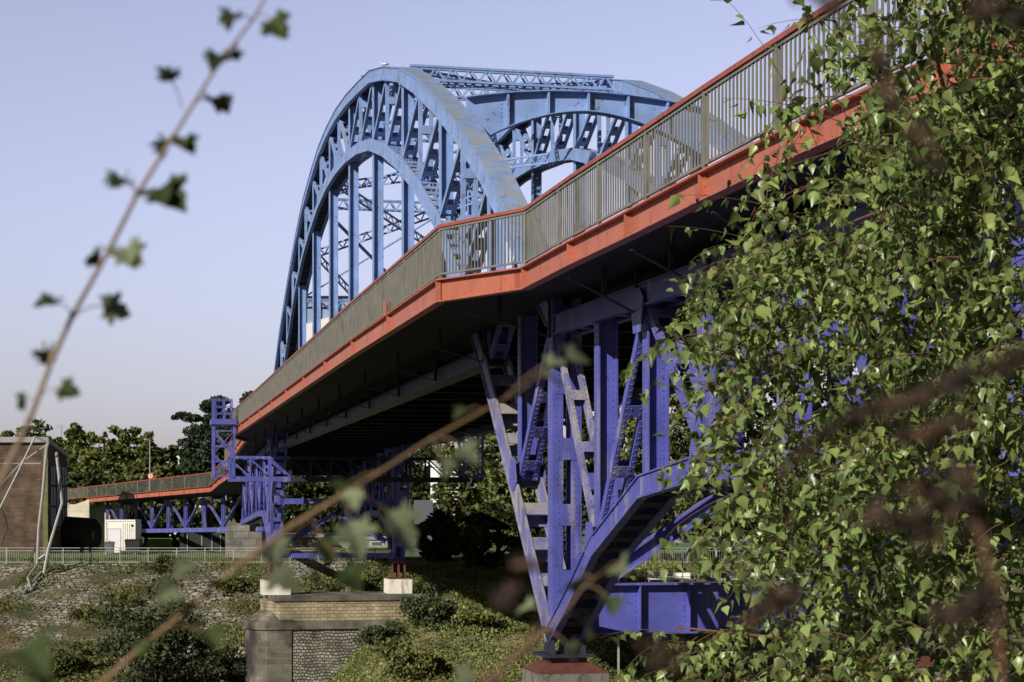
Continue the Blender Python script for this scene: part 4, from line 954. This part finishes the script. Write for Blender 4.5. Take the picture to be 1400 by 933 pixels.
def tree(name, lab, x, ytop, Y, rx, zbase=GZ, m='leaf_tree', n=2600, size=.34, group=None, seed=0, ybot=None, trunk=.25, ht=None, cat='tree', tint=(.5,1.5), clumps=70, cl=.24, hue=.15):
    base = at(x,0,Y); base.z = zbase; top = at(0,ytop,Y).z
    zb = zbase+(top-zbase)*.18 if ybot is None else at(0,ybot,Y).z
    e = empty(name, base, lab, cat, group); rg = np.random.default_rng(seed+11)
    h = top-zb; c = (base.x, Y, zb+h*.5); r = (rx*Y/FPX, rx*Y/FPX*.9, h*.5)
    P = crown_points(c, r, n, clumps, rg, cl=cl)
    leafmesh('crown', P, size, M[m], e, seed=seed, up=.3, tint=tint, hue=hue)
    mb = MB(); mb.tube([base, base+Vector((.1,0,(zb-zbase)+h*.25)), Vector((c[0],Y,zb+h*.7))], [trunk,trunk*.8,trunk*.3], 8)
    for i in range(6):
        a = i*1.05+seed; z0 = zb+h*(.05+.08*i); d = Vector((math.cos(a)*r[0]*.6, math.sin(a)*r[1]*.6, h*.22))
        mb.tube([Vector((c[0],Y,z0)), Vector((c[0],Y,z0))+d*.5+Vector((0,0,.1)), Vector((c[0],Y,z0))+d], [trunk*.5,trunk*.3,trunk*.1], 6)
    kid(mb, 'trunk', M['bark'], e); return e
# trees behind the left part
LT = [(-8,585,195,40,'round green tree behind the left end of the brick building roof',0),(36,588,200,34,'green tree rising above the brick building roof',1),(66,580,205,30,'tree crown right above the brick building corner',2),
      (105,590,190,34,'broad green tree just right of the brick building',3),(142,583,188,36,'tallest yellowish green tree above the dark tank',4),(176,590,192,30,'green tree behind the white container',5),
      (205,596,186,26,'narrow green tree behind the lamp post with the sign',6),(228,612,190,24,'smaller tree right of the lamp post',7),(248,628,186,22,'low tree in front of the white house',8)]
for x,y,Y,rx,lab,s in LT: tree('broadleaf_tree', lab, x, y, Y, rx*1.22, n=6500, size=.38, seed=s, group='trees behind the approach bridge', ybot=725, tint=(.5,1.7) if s != 4 else (.7,2.1), clumps=150, cl=.17)
# low hedge row filling behind the approach bridge
for i,(x,lab) in enumerate(((118,'low shrub mass behind the railing left of the post'),(160,'leafy shrub behind the approach railing beyond the container'),(198,'leafy shrub behind the railing at the sign post'),(235,'dark shrub behind the railing beside the pine'),(268,'bush below the pine behind the approach railing'))):
    tree('tall_shrub', lab, x, 634, 182, 32, n=4200, size=.45, seed=40+i, group='shrubs behind the approach bridge', ybot=758, trunk=.12, tint=(.35,1.4))
# layered pine with clouds of needles
pn = empty('pine_tree', at(285,757,160), 'dark feathery pine with layered crown behind the gantry tower', 'tree')
rg = np.random.default_rng(5); P = []
for (x,y,rx,ry,nn) in ((262,572,16,5,500),(250,568,12,4,260),(290,556,17,9,800),(300,548,14,6,420),(275,590,26,9,900),(262,606,20,7,600),(300,600,28,22,1800),(285,625,26,18,1500),(315,580,16,20,900),(255,620,14,7,400),(268,640,22,12,900),(345,540,14,5,250),(337,548,10,5,200),(300,655,30,16,1300),(240,571,7,2.5,90),(296,575,20,12,800)):
    s = 160/FPX; u = rg.normal(size=(nn,3)); u /= np.linalg.norm(u,axis=1)[:,None]; u *= rg.uniform(.1,1,nn)[:,None]**.5
    P.append(u*np.array((rx*s,rx*s*.9,ry*s*1.1))+np.array(at(x,y,160)))
leafmesh('crown', np.concatenate(P), .26, M['leaf_pine'], pn, seed=3, up=.5, tint=(.5,1.5))
mb = MB(); mb.tube([at(285,757,160), at(287,660,160), at(290,590,160), at(295,552,160)], [.4,.3,.2,.06], 8)
for a, b in (((287,640),(262,608)),((289,610),(262,590)),((290,590),(252,572)),((288,625),(315,590)),((290,600),(300,556)),((292,590),(335,548))): mb.tube([at(*a,160), at((a[0]+b[0])/2,(a[1]+b[1])/2+3,160), at(*b,160)], [.14,.09,.04], 6)
kid(mb, 'trunk', M['bark'], pn)
# trees seen under and right of the bridge
RT = [(340,560,150,30,'leafy tree just behind the end of the main span railing',640),(430,540,190,46,'dark tree mass behind the far pier',745),(500,530,190,48,'tree in deep shade under the bridge middle',745),(560,520,175,46,'tree left of the white stair',750),
      (640,540,135,50,'sunlit tree right of the white stair',748),(705,520,128,54,'bright leafed tree seen left of the violet leg',740),(680,690,118,52,'dark bushy tree below the sunlit leaves',790),(600,705,124,34,'dark bush at the foot of the white stair',772),(775,480,128,56,'tree behind the laced violet post',770),(740,720,117,40,'shaded bush behind the foot of the violet leg',800),
      (845,430,130,58,'tree behind the middle of the near truss',770),(905,420,126,58,'tree behind the right post of the near truss',770),(985,440,134,62,'tree behind the terrace partly hidden by birch leaves',790),(1070,430,134,62,'dense tree behind the birch leaves centre',800),(1160,430,138,60,'dense tree far behind the birch right of centre',800),(1260,520,140,62,'tall dense tree far behind the birch',800),(1370,500,142,66,'tall dense tree at the right edge behind the birch',800)]
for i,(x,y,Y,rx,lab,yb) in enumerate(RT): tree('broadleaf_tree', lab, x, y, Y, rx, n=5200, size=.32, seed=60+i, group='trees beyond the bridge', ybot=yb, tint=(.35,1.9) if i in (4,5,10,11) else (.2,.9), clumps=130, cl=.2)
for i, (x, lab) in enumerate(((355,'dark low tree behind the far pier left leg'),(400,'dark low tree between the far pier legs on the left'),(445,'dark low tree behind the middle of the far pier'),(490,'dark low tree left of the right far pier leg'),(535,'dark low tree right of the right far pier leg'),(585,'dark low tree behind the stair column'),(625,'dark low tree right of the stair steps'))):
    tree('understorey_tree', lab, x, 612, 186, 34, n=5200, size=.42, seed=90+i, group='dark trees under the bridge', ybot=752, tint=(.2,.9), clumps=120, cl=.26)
# distant wood
rg = np.random.default_rng(77); n = 20000; X = rg.uniform(-230,230,n); Yd = rg.uniform(330,380,n); hh = 11+3*np.sin(X*.07)+2*np.sin(X*.23+1)+1.5*np.sin(X*.9)
Pd = np.stack([X, Yd, GZ+hh*rg.uniform(0,1,n)**.6],1)
o = leafmesh('distant_wood', Pd, 1.7, M['leaf_tree'], seed=9, up=.3, tint=(.5,1.3)); tag(o, 'distant dark green woodland closing the horizon', 'woodland', kind='stuff')
# ------------------------------------------------------------------ bank vegetation
def bankpt(x, y, rg, jit=0): return np.array([x, y, 0])
def gzz(x, y):
    z = gz(x, y)
    if 74 < y < 125: z += .22*math.sin(x*.31+y*.5)*math.cos(x*.17)-.08*math.sin(x*1.3+y)
    return z
def patch(n, xr, yr, dens, hgt, rg):
    out = []
    while len(out) < n:
        x = rg.uniform(*xr); y = rg.uniform(*yr)
        if rg.uniform() < dens(x, y): out.append((x, y, gzz(x,y)+hgt*rg.uniform(0,1)**1.6))
    return np.array(out)
def nz(x, y, s=1., o=0): return .5+.25*(math.sin(x*.9*s+o)+math.sin(y*1.3*s+x*.5*s+o*2)+.6*math.sin(x*2.7*s-y*1.9*s+o))*.8
rg = np.random.default_rng(21)
xL, xM, xR = at(-30,0,112).x, at(335,0,105).x, at(860,0,112).x
P = patch(30000, (xL, xM), (99,124.5), lambda x,y: .06+max(0,nz(x,y,.8,1)-.5)*2.2+(.9 if (y < 105 and nz(x,y,.5,2)>.4) else 0)+(.25 if y > 122.5 else 0), .35, rg)
o = leafmesh('bank_weeds', P, .12, M['leaf_weed'], seed=4, up=.6, tint=(.45,1.4), hue=.12); tag(o, 'dry yellowish weeds growing between the stones of the left bank', 'weeds', kind='stuff')
P = patch(105000, (-11, xR+4), (78,124.5), lambda x,y: (.3+.7*(nz(x,y,.9,3)>.45))*(.25 if x < -8.8 and y < 91 else 1), .5, rg)
o = leafmesh('bank_undergrowth', P, .11, M['leaf_grass'], seed=5, up=.5, tint=(.45,1.45), hue=.12); tag(o, 'sunlit green and straw undergrowth covering the bank right of the stone pier', 'undergrowth', kind='stuff')
P = patch(9000, (at(330,0,115).x, at(640,0,115).x), (103,124), lambda x,y: .3+.7*(nz(x,y,.9,5)>.5), .3, rg)
o = leafmesh('pier_weeds', P, .11, M['leaf_weed'], seed=6, up=.6, tint=(.4,1.3), hue=.12); tag(o, 'low weeds on the bank behind the stone pier', 'weeds', kind='stuff')
P = patch(9000, (-60, 55), (125.6,129), lambda x,y: 1, .16, rg)
o = leafmesh('long_grass', P, .13, M['leaf_weed'], seed=8, up=.0, tint=(.35,.8)); tag(o, 'tufted green grass edging the lawn behind the bank fence', 'grass', kind='stuff')
def bush(lab, x, y, Y, rx, ry, n, size, m='leaf_bush', seed=0, tint=(.5,1.4), name='shrub', group=None, hue=.1, clumps=26, droop=None, stretch=1.4, fixY=False):
    best = 1e9; yb = min(y+ry*.75, 960)
    for i in range(0, 110):                  # depth at which the bank surface appears at the base of the shrub
        Yt = 74+i*.5; X = (x-700)*Yt/FPX; yy = 700-gzz(X, Yt)*FPX/Yt
        if abs(yy-yb) < best: best = abs(yy-yb); Yb_ = Yt
    Y = Y if fixY else Yb_
    c = at(x, y, Y); b = Vector((c.x, Y, min(gzz(c.x, Y), c.z-.05))); e = empty(name, b, lab, 'shrub', group); rg = np.random.default_rng(seed+200)
    s = Y/FPX; P = crown_points(tuple(c), (rx*s, rx*s*.8, ry*s), n, clumps, rg, hollow=.05, cl=.42)
    leafmesh('foliage', P, size, M[m], e, seed=seed, up=.3, tint=tint, hue=hue, stretch=stretch)
    mb = MB()
    for i in range(7):
        a = i*.9+seed; tip = c+Vector((math.cos(a)*rx*s*.6, math.sin(a)*rx*s*.5, ry*s*.4)); mb.tube([b, (b+tip)/2+Vector((0,0,.15)), tip], [.04,.03,.012], 5)
    kid(mb, 'stems', M['bark'], e); return e
bush('big dark willow shrub with fine narrow leaves on the left bank', 215, 875, 105, 72, 95, 12000, .15, seed=1, tint=(.35,1.2), clumps=60, stretch=2.2)
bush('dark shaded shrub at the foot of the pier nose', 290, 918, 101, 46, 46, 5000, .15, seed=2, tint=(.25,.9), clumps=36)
bush('reddish brown bramble clump at the top of the bank below the green sheet', 232, 772, 122, 36, 10, 2200, .14, 'leaf_weed', 3, (.3,.8), hue=.35)
bush('yellow green shrub on the left bank beside the willow', 165, 820, 112, 24, 14, 1200, .13, 'leaf_weed', 4, (.6,1.5))
bush('olive scrub low on the left bank', 80, 905, 104, 50, 26, 3000, .14, 'leaf_weed', 5, (.35,1.0), hue=.1)
bush('olive weeds below the foot of the pipe frame', 115, 838, 110, 28, 10, 900, .13, 'leaf_weed', 6, (.45,1.2), hue=.2)
bush('green weeds on the upper bank left of the far bearing', 320, 800, 116, 34, 14, 1600, .14, 'leaf_weed', 7, (.4,1.3), hue=.12)
bush('dark green ivy mound climbing the right end of the stone pier', 590, 838, 94, 48, 30, 6500, .15, 'leaf_bush', 8, (.35,1.3), clumps=50, fixY=True)
bush('ivy trailing down the right part of the pier ledge', 525, 866, 92.5, 36, 14, 2400, .14, 'leaf_bush', 9, (.4,1.4), fixY=True)
bush('bright yellow green shrub on the sunlit bank below the bridge', 660, 850, 104, 38, 22, 2600, .16, 'leaf_weed', 10, (.6,1.5))
bush('green nettles beside the pier foot at the bottom', 440, 925, 96, 40, 14, 1600, .14, 'leaf_weed', 11, (.5,1.3))
bush('shrub at the bottom of the sunlit bank', 560, 905, 101, 60, 24, 3600, .16, 'leaf_weed', 12, (.4,1.3), hue=.12)
bush('green shrub between the bearing blocks on the bank', 440, 798, 112, 40, 9, 1400, .15, 'leaf_weed', 13, (.5,1.4))
bush('low shrub left of the right bearing block', 505, 800, 110, 22, 14, 1200, .15, 'leaf_bush', 14, (.5,1.5))
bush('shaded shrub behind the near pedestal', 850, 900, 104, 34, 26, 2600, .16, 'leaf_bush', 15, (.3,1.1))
# ------------------------------------------------------------------ foreground birch
bt = empty('birch_tree', (2.35,8.0,-3.35), 'large birch with drooping green leaves filling the right side of the view', 'tree')
mb = MB(); mb.tube([(2.35,9.0,-3.4),(2.3,9.0,-1),(2.3,9.1,.5),(2.35,9.1,2.2),(2.3,9.2,4)], [.10,.075,.055,.04,.02], 10); kid(mb, 'trunk', M['birchbark'], bt, True)
rg = np.random.default_rng(31)
def left_edge(z):                                # left limit of the crown at this height
    T = [(-1.2,.30),(-.75,.50),(-.56,.52),(-.45,.85),(-.3,.92),(-.05,.86),(.05,.80),(.2,.70),(.5,.72),(.75,.72),(1.0,.72),(1.2,.76),(1.35,.90),(1.7,1.05),(2.0,1.25),(2.3,1.4)]
    return interp(T, z)
limbs = MB(); tw = MB(); LC = []; LD = []
# limbs
lim = []
for i in range(34):
    z0 = rg.uniform(-1.1, 3.0); yy = rg.uniform(6.3, 9.6); tx = left_edge(min(z0,2.2))+rg.uniform(.35,1.1)
    a = Vector((2.3,9.05,z0-.35)); c = Vector((tx, yy, z0+rg.uniform(-.1,.25))); m_ = (a+c)/2+Vector((0,0,.22))
    limbs.tube([a, m_, c], [.018,.011,.005], 6); lim.append((a,m_,c))
def add_twig(p, d, L, nleaf, drop=.5):
    pts = [p]; q = p.copy(); v = d.normalized(); st = L/8
    for i in range(8):
        v = (v+Vector((rg.normal()*.12, rg.normal()*.12, -drop*.22))).normalized(); q = q+v*st; pts.append(q.copy())
    tw.tube(pts, [.0024-.00022*i for i in range(9)], 4, False)
    for i in range(nleaf):
        f = (i+.7)/nleaf*8; j = min(7,int(f)); b = pts[j].lerp(pts[j+1], f-j)
        side = Vector((rg.normal()*.5, rg.normal()*.5, -.2)).normalized(); e = b+side*rg.uniform(.012,.03)
        LC.append(tuple(e)); LD.append((side.x*.5+rg.normal()*.2, side.y*.5+rg.normal()*.2, -1.0))
cnt = 0
while cnt < 1180:
    z = rg.uniform(-1.0, 2.5); yy = rg.uniform(6.2, 9.0); x = rg.uniform(.3, 3.4)
    sc_y = yy/7.5
    le = left_edge(z/sc_y)*sc_y+.2
    if x < le: continue
    zz = z/sc_y; xx = x/sc_y
    if xx > 2.35: continue
    dens = 1.0 if zz < 1.2 else ((.95 if xx > 1.75 else .6) if zz < 1.7 else (.95 if xx > 1.7 else .25))
    if zz < -.05 and zz > -.38 and xx < .95: dens *= .4
    if xx > 1.75 and zz < .3: dens *= .75
    if zz > 1.2 and xx < 1.75: dens = max(dens, .5 if xx > left_edge(zz) else 0)
    cl_ = .5+.5*math.sin(x*7.1+yy*2.3)*math.sin(z*6.3+yy*3.1+x*2)
    dens *= (.08+1.1*cl_)*(1 if xx > 1.55 else .8)
    if rg.uniform() > dens: continue
    dx = -1 if rg.uniform() < .72 else .6
    add_twig(Vector((x,yy,z)), Vector((dx*rg.uniform(.3,1), rg.normal()*.4, rg.uniform(-.5,.4))), rg.uniform(.25,.52), int(rg.integers(16,28)), rg.uniform(.5,1.2))
    cnt += 1
# a few longer sprigs reaching left and up
for x,z,dx,dz,L,nl in ((1.5,1.35,-.5,1.0,1.0,22),(1.25,1.5,-.45,.9,.75,14),(1.1,.95,-.9,.25,.5,12),(1.0,.5,-.9,.3,.4,11),(1.05,.12,-1,.25,.45,12),(.95,.62,-1,.35,.4,12),(1.4,1.9,-.4,.5,.5,12),(1.35,1.6,-.8,.3,.55,12),(.9,-.25,-1,.35,.4,10),(.7,-.5,-.8,.2,.35,12),(1.2,1.2,-1,.5,.6,14),(1.3,1.0,-1,.6,.7,16),(1.5,1.7,-1,.2,.6,13),(1.2,1.9,-.3,-.5,.6,18),(1.3,1.7,-.5,-.4,.5,16),(1.1,1.5,-.2,-.9,.5,16),(1.45,2.1,-.4,-.3,.6,18),(1.0,1.25,-.3,-.8,.45,14),(1.25,1.35,-.8,-.2,.5,16),(1.5,2.0,-.8,.2,.5,14),(1.6,2.2,-.3,-1,.7,22),(1.15,1.7,-.2,-1,.6,18)):
    add_twig(Vector((x,7.2,z)), Vector((dx,0,dz)), L, nl, .28)
kid(limbs, 'branches', M['twig'], bt); kid(tw, 'twigs', M['twig'], bt)
leafmesh('crown', np.array(LC), .044, M['leaf_birch'], bt, seed=13, shape='birch', droop=np.array(LD), tint=(.3,1.75), sizevar=.35, hue=.1, up=.1)
# ------------------------------------------------------------------ foreground stems with lobed leaves
def lobed(mb, c, tip, nrm, L, cup=.12):          # five lobed leaf from petiole point c towards tip
    d = Vector(tip).normalized(); n_ = Vector(nrm); n_ = (n_-d*n_.dot(d)).normalized(); s = d.cross(n_)
    O = [(0,0),(.10,.26),(-.02,.46),(.24,.40),(.36,.62),(.50,.52),(.48,.26),(.72,.30),(.84,.16),(1.05,0)]
    full = O+[(a,-b) for a, b in reversed(O[1:-1])]
    b0 = len(mb.v); mb.v.append(Vector(c)+d*L*.4)
    for a, b in full: mb.v.append(Vector(c)+d*L*a+s*L*b+n_*L*(cup*abs(b)*1.5-.18*a*a))
    m_ = len(full)
    for i in range(m_): mb.f.append((b0, b0+1+i, b0+1+(i+1)%m_))
def leafy_stem(name, lab, pts, rad, Y, leaves, m_stem, m_leaf, seed, cat='branch'):
    rg = random.Random(seed); P = [at(x,y,Y+dy) for x,y,dy in pts]
    e = empty(name, P[0], lab, cat); mb = MB(); mb.tube(P, rad, 8); kid(mb, 'stem', m_stem, e, True)
    for p, r_ in zip(P[1:-1], rad[1:-1]): mb = MB(); mb.ellip(p, (r_*1.5,r_*1.5,r_*1.3), 8, 6); kid(mb, 'bud', m_stem, e, True)
    for (sx,sy,lx,ly,L,mm) in leaves:            # stem point, leaf base, length px
        a = at(sx,sy,Y); b = at(lx,ly,Y+rg.uniform(-.03,.03)); mb = MB(); d = (b-a)
        if d.length < 1e-4: d = Vector((rg.uniform(-1,1),0,.2))
        mb.tube([a, a+d*.5+Vector((0,0,.002)), b], .0005, 5)
        pe = kid(mb, 'leaf_stalk', m_stem, e)
        for rep_ in range(3 if seed == 1 else 1):
         mb = MB(); dd = d.normalized()+Vector((rg.uniform(-.3,.3), rg.uniform(-.5,.5), -.55))
         lobed(mb, b, dd, Vector((rg.uniform(-.8,.8),-1,rg.uniform(.2,1.8))), L*(1.1 if seed == 1 else .78)*Y/FPX, .25)
         o = kid(mb, 'leaf', mm, e)
         me = o.data; ca = me.color_attributes.new('tint','FLOAT_COLOR','POINT'); t = rg.uniform(.7,1.3); ca.data.foreach_set('color', [t,t,t,1]*len(me.vertices))
    return e
D, G = M['leaf_dark'], M['leaf_maple']
leafy_stem('leafy_stem', 'thin blurred upright stem with paired small dark leaves against the sky', 
  [(-30,720,0),(0,662,0),(40,575,0),(72,490,0),(100,430,0),(150,340,0),(188,265,0),(238,185,0),(300,85,0),(345,28,0),(372,-20,0)], [.0021,.0021,.002,.0019,.0018,.0017,.0016,.0014,.0012,.001,.0008], 1.2,
  [(350,22,372,26,34,D),(345,28,322,20,30,D),(310,78,300,76,30,D),(308,80,318,70,22,D),(250,150,236,112,28,D),(268,140,290,134,36,D),(236,190,228,192,32,D),(240,190,252,190,28,D),(188,262,170,246,34,D),(190,266,218,258,52,D),(188,262,150,246,14,G),
   (150,340,134,344,30,D),(152,340,172,340,40,G),(100,430,78,414,30,D),(104,430,140,418,38,G),(72,488,64,480,32,D),(50,548,36,546,24,D),(56,540,82,530,26,D)], M['stem_grey'], D, 1)
leafy_stem('leafy_stem', 'thick blurred ochre stem crossing diagonally from the bottom with pale lobed leaves',
  [(120,950,-.03),(200,880,-.02),(228,858,-.01),(330,770,0),(400,718,0),(447,690,0),(520,645,0),(590,600,.02),(660,562,.03),(712,534,.04)], [.0018,.0018,.0018,.0016,.0015,.0013,.0011,.0010,.0008,.0005], 1.15,
  [(712,534,742,515,50,G),(712,534,775,490,52,G),(690,545,745,498,40,G),(660,560,640,560,34,D),(600,598,628,610,46,G),(590,600,605,625,40,G),(520,645,478,660,52,D),(500,655,488,668,40,G),(480,670,530,700,84,G),(470,680,478,712,70,G),
   (447,690,395,735,56,G),(400,718,380,742,60,G),(420,705,440,735,50,D),(440,740,470,775,54,D),(400,718,430,770,50,D),(330,770,262,770,44,G),(300,800,240,800,44,G),(228,858,278,862,56,D),(215,870,200,878,30,D),(340,765,375,775,60,G)], M['stem_brown'], G, 2)
leafy_stem('leafy_stem', 'blurred dark leaves on a short twig in the bottom left corner',
  [(-40,960,0),(-5,905,0),(20,870,0)], [.0014,.0012,.0008], .95, [(-5,905,10,850,90,D),(0,900,30,885,100,D),(-10,910,-10,870,80,D),(0,905,40,915,60,D),(-20,930,10,935,70,D),(10,880,-20,845,50,D)], M['stem_brown'], D, 3)
leafy_stem('leafy_stem', 'blurred olive leaves on a twig in front of the violet pier foot',
  [(620,960,0),(700,905,0),(760,850,0),(800,800,0),(830,778,0)], [.0009,.0009,.0008,.0006,.0004], 1.15, [(830,778,846,770,46,G),(810,790,792,790,56,D),(800,800,830,815,48,D),(760,850,730,830,48,G),(770,840,800,850,50,D),(745,862,775,880,44,G),(700,905,722,890,40,G),(680,920,650,922,60,G)], M['stem_brown'], G, 4)
# ------------------------------------------------------------------ blurred brown seed heads
def seed_plant(lab, stems, Y, seed):
    rg = np.random.default_rng(seed); P = []; mb = MB(); e = empty('dried_seed_plant', at(*stems[0][0][0],Y), lab, 'plant', 'dried brown seed plants close to the camera')
    for path, w, n in stems:
        Q = [np.array(at(x,y,Y)) for x,y in path]; mb.tube([Vector(q) for q in Q], .0011, 5)
        for i in range(int(n*.75)):
            f = rg.uniform(0, len(Q)-1.001); j = int(f); p = Q[j]+(Q[j+1]-Q[j])*(f-j); P.append(p+rg.normal(size=3)*w*Y/FPX*np.array((1,1,.75)))
    kid(mb, 'stem', M['twig'], e); leafmesh('seed_head', np.array(P), .0042, M['seed'], e, seed=seed, tint=(.4,1.6), hue=.2)
seed_plant('blurred brown seed spikes slanting across the birch right of centre', [([(1075,640),(1130,590),(1190,565)],8,110),([(1180,570),(1260,540),(1350,505)],12,200),([(1350,505),(1430,480)],10,120),([(1230,600),(1290,585),(1330,570)],10,80)], .62, 1)
seed_plant('blurred dark brown plume in the top right corner', [([(1340,5),(1390,20),(1440,30)],14,220),([(1150,20),(1100,-10)],12,30)], .6, 2)
seed_plant('blurred brown seed heads low on the right over the birch', [([(1195,700),(1240,715),(1290,745)],16,110),([(1250,670),(1300,690)],14,90),([(1290,850),(1330,830),(1370,800)],14,120),([(1370,940),(1360,800),(1330,700),(1310,640)],10,110)], .62, 3)
seed_plant('blurred reddish brown seed head over the violet cross girder', [([(1020,850),(1050,832),(1080,810)],12,120),([(890,890),(930,905)],12,60)], .62, 4)
seed_plant('faint brown seed heads before the foot of the left pier leg', [([(680,815),(715,805)],9,36),([(700,775),(730,770)],8,22),([(650,960),(700,900),(740,860)],4,14)], .62, 5)
seed_plant('dark grey brown plume hanging near the top of the birch', [([(1195,60),(1215,120),(1225,160)],12,70),([(1240,170),(1275,200),(1285,240)],12,50)], .62, 6)
# ------------------------------------------------------------------ light and camera
EL = R(27); sv = Vector((-.60,-.80,0)).normalized()*math.cos(EL)+UP*math.sin(EL)   # towards the sun
sun = bpy.data.lights.new('sun', 'SUN'); sun.energy = 5.0; sun.angle = R(.5); sun.color = (1,.93,.82)
so_ = bpy.data.objects.new('sun', sun); col.objects.link(so_); so_.rotation_euler = sv.to_track_quat('Z','Y').to_euler()
w = bpy.data.worlds.new('World'); scene.world = w; w.use_nodes = True; nt = w.node_tree; N = nt.nodes; L = nt.links
bg = N['Background']; sk = N.new('ShaderNodeTexSky'); sk.sky_type = 'NISHITA'; sk.sun_disc = False
sk.sun_elevation = EL; sk.sun_rotation = math.atan2(sv.x, sv.y); sk.air_density = 1.0; sk.dust_density = 1.6; sk.ozone_density = 1.5
tc = N.new('ShaderNodeTexCoord')
hs = N.new('ShaderNodeHueSaturation'); hs.inputs['Saturation'].default_value = .62; L.new(sk.outputs[0], hs.inputs['Color'])
mx = N.new('ShaderNodeMix'); mx.data_type = 'RGBA'; mx.blend_type = 'MULTIPLY'; mx.inputs[0].default_value = 1; L.new(hs.outputs[0], mx.inputs[6]); mx.inputs[7].default_value = (1.05,.95,1.12,1)
sp = N.new('ShaderNodeSeparateXYZ'); L.new(tc.outputs['Generated'], sp.inputs[0])
def mr(src, a, b, c, d):
    r = N.new('ShaderNodeMapRange'); r.interpolation_type = 'SMOOTHSTEP'; L.new(src, r.inputs[0])
    for i, v in enumerate((a, b, c, d)): r.inputs[i+1].default_value = v
    return r.outputs[0]
f1 = mr(sp.outputs['Z'], .27, .55, 1.85, .22); f2 = mr(sp.outputs['Y'], 0, .9, .15, 1.0)      # bright sky ahead; overhead and behind dimmed to weaken the fill light
f3 = mr(sp.outputs['Z'], -.02, .2, .84, 1.0)
mu0 = N.new('ShaderNodeMath'); mu0.operation = 'MULTIPLY'; L.new(f1, mu0.inputs[0]); L.new(f3, mu0.inputs[1])
mu = N.new('ShaderNodeMath'); mu.operation = 'MULTIPLY'; L.new(mu0.outputs[0], mu.inputs[0]); L.new(f2, mu.inputs[1])
vs = N.new('ShaderNodeVectorMath'); vs.operation = 'SCALE'; L.new(mx.outputs[2], vs.inputs[0]); L.new(mu.outputs[0], vs.inputs['Scale'])
L.new(vs.outputs[0], bg.inputs[0]); bg.inputs[1].default_value = .08
cam = bpy.data.cameras.new('camera'); co = bpy.data.objects.new('camera', cam); col.objects.link(co); scene.camera = co
co.location = (0,0,0); co.rotation_euler = (R(90),0,0); cam.sensor_width = 36; cam.lens = FPX/1400*36; cam.shift_y = (700-466.5)/1400
cam.clip_start = .05; cam.clip_end = 5000
cam.dof.use_dof = True; cam.dof.focus_distance = 22; cam.dof.aperture_fstop = 10.5
scene.view_settings.view_transform = 'Standard'; scene.view_settings.look = 'None'; scene.view_settings.exposure = 0
scene.render.engine = 'CYCLES'; scene.cycles.use_denoising = True
scene.cycles.max_bounces = 6; scene.cycles.transparent_max_bounces = 4
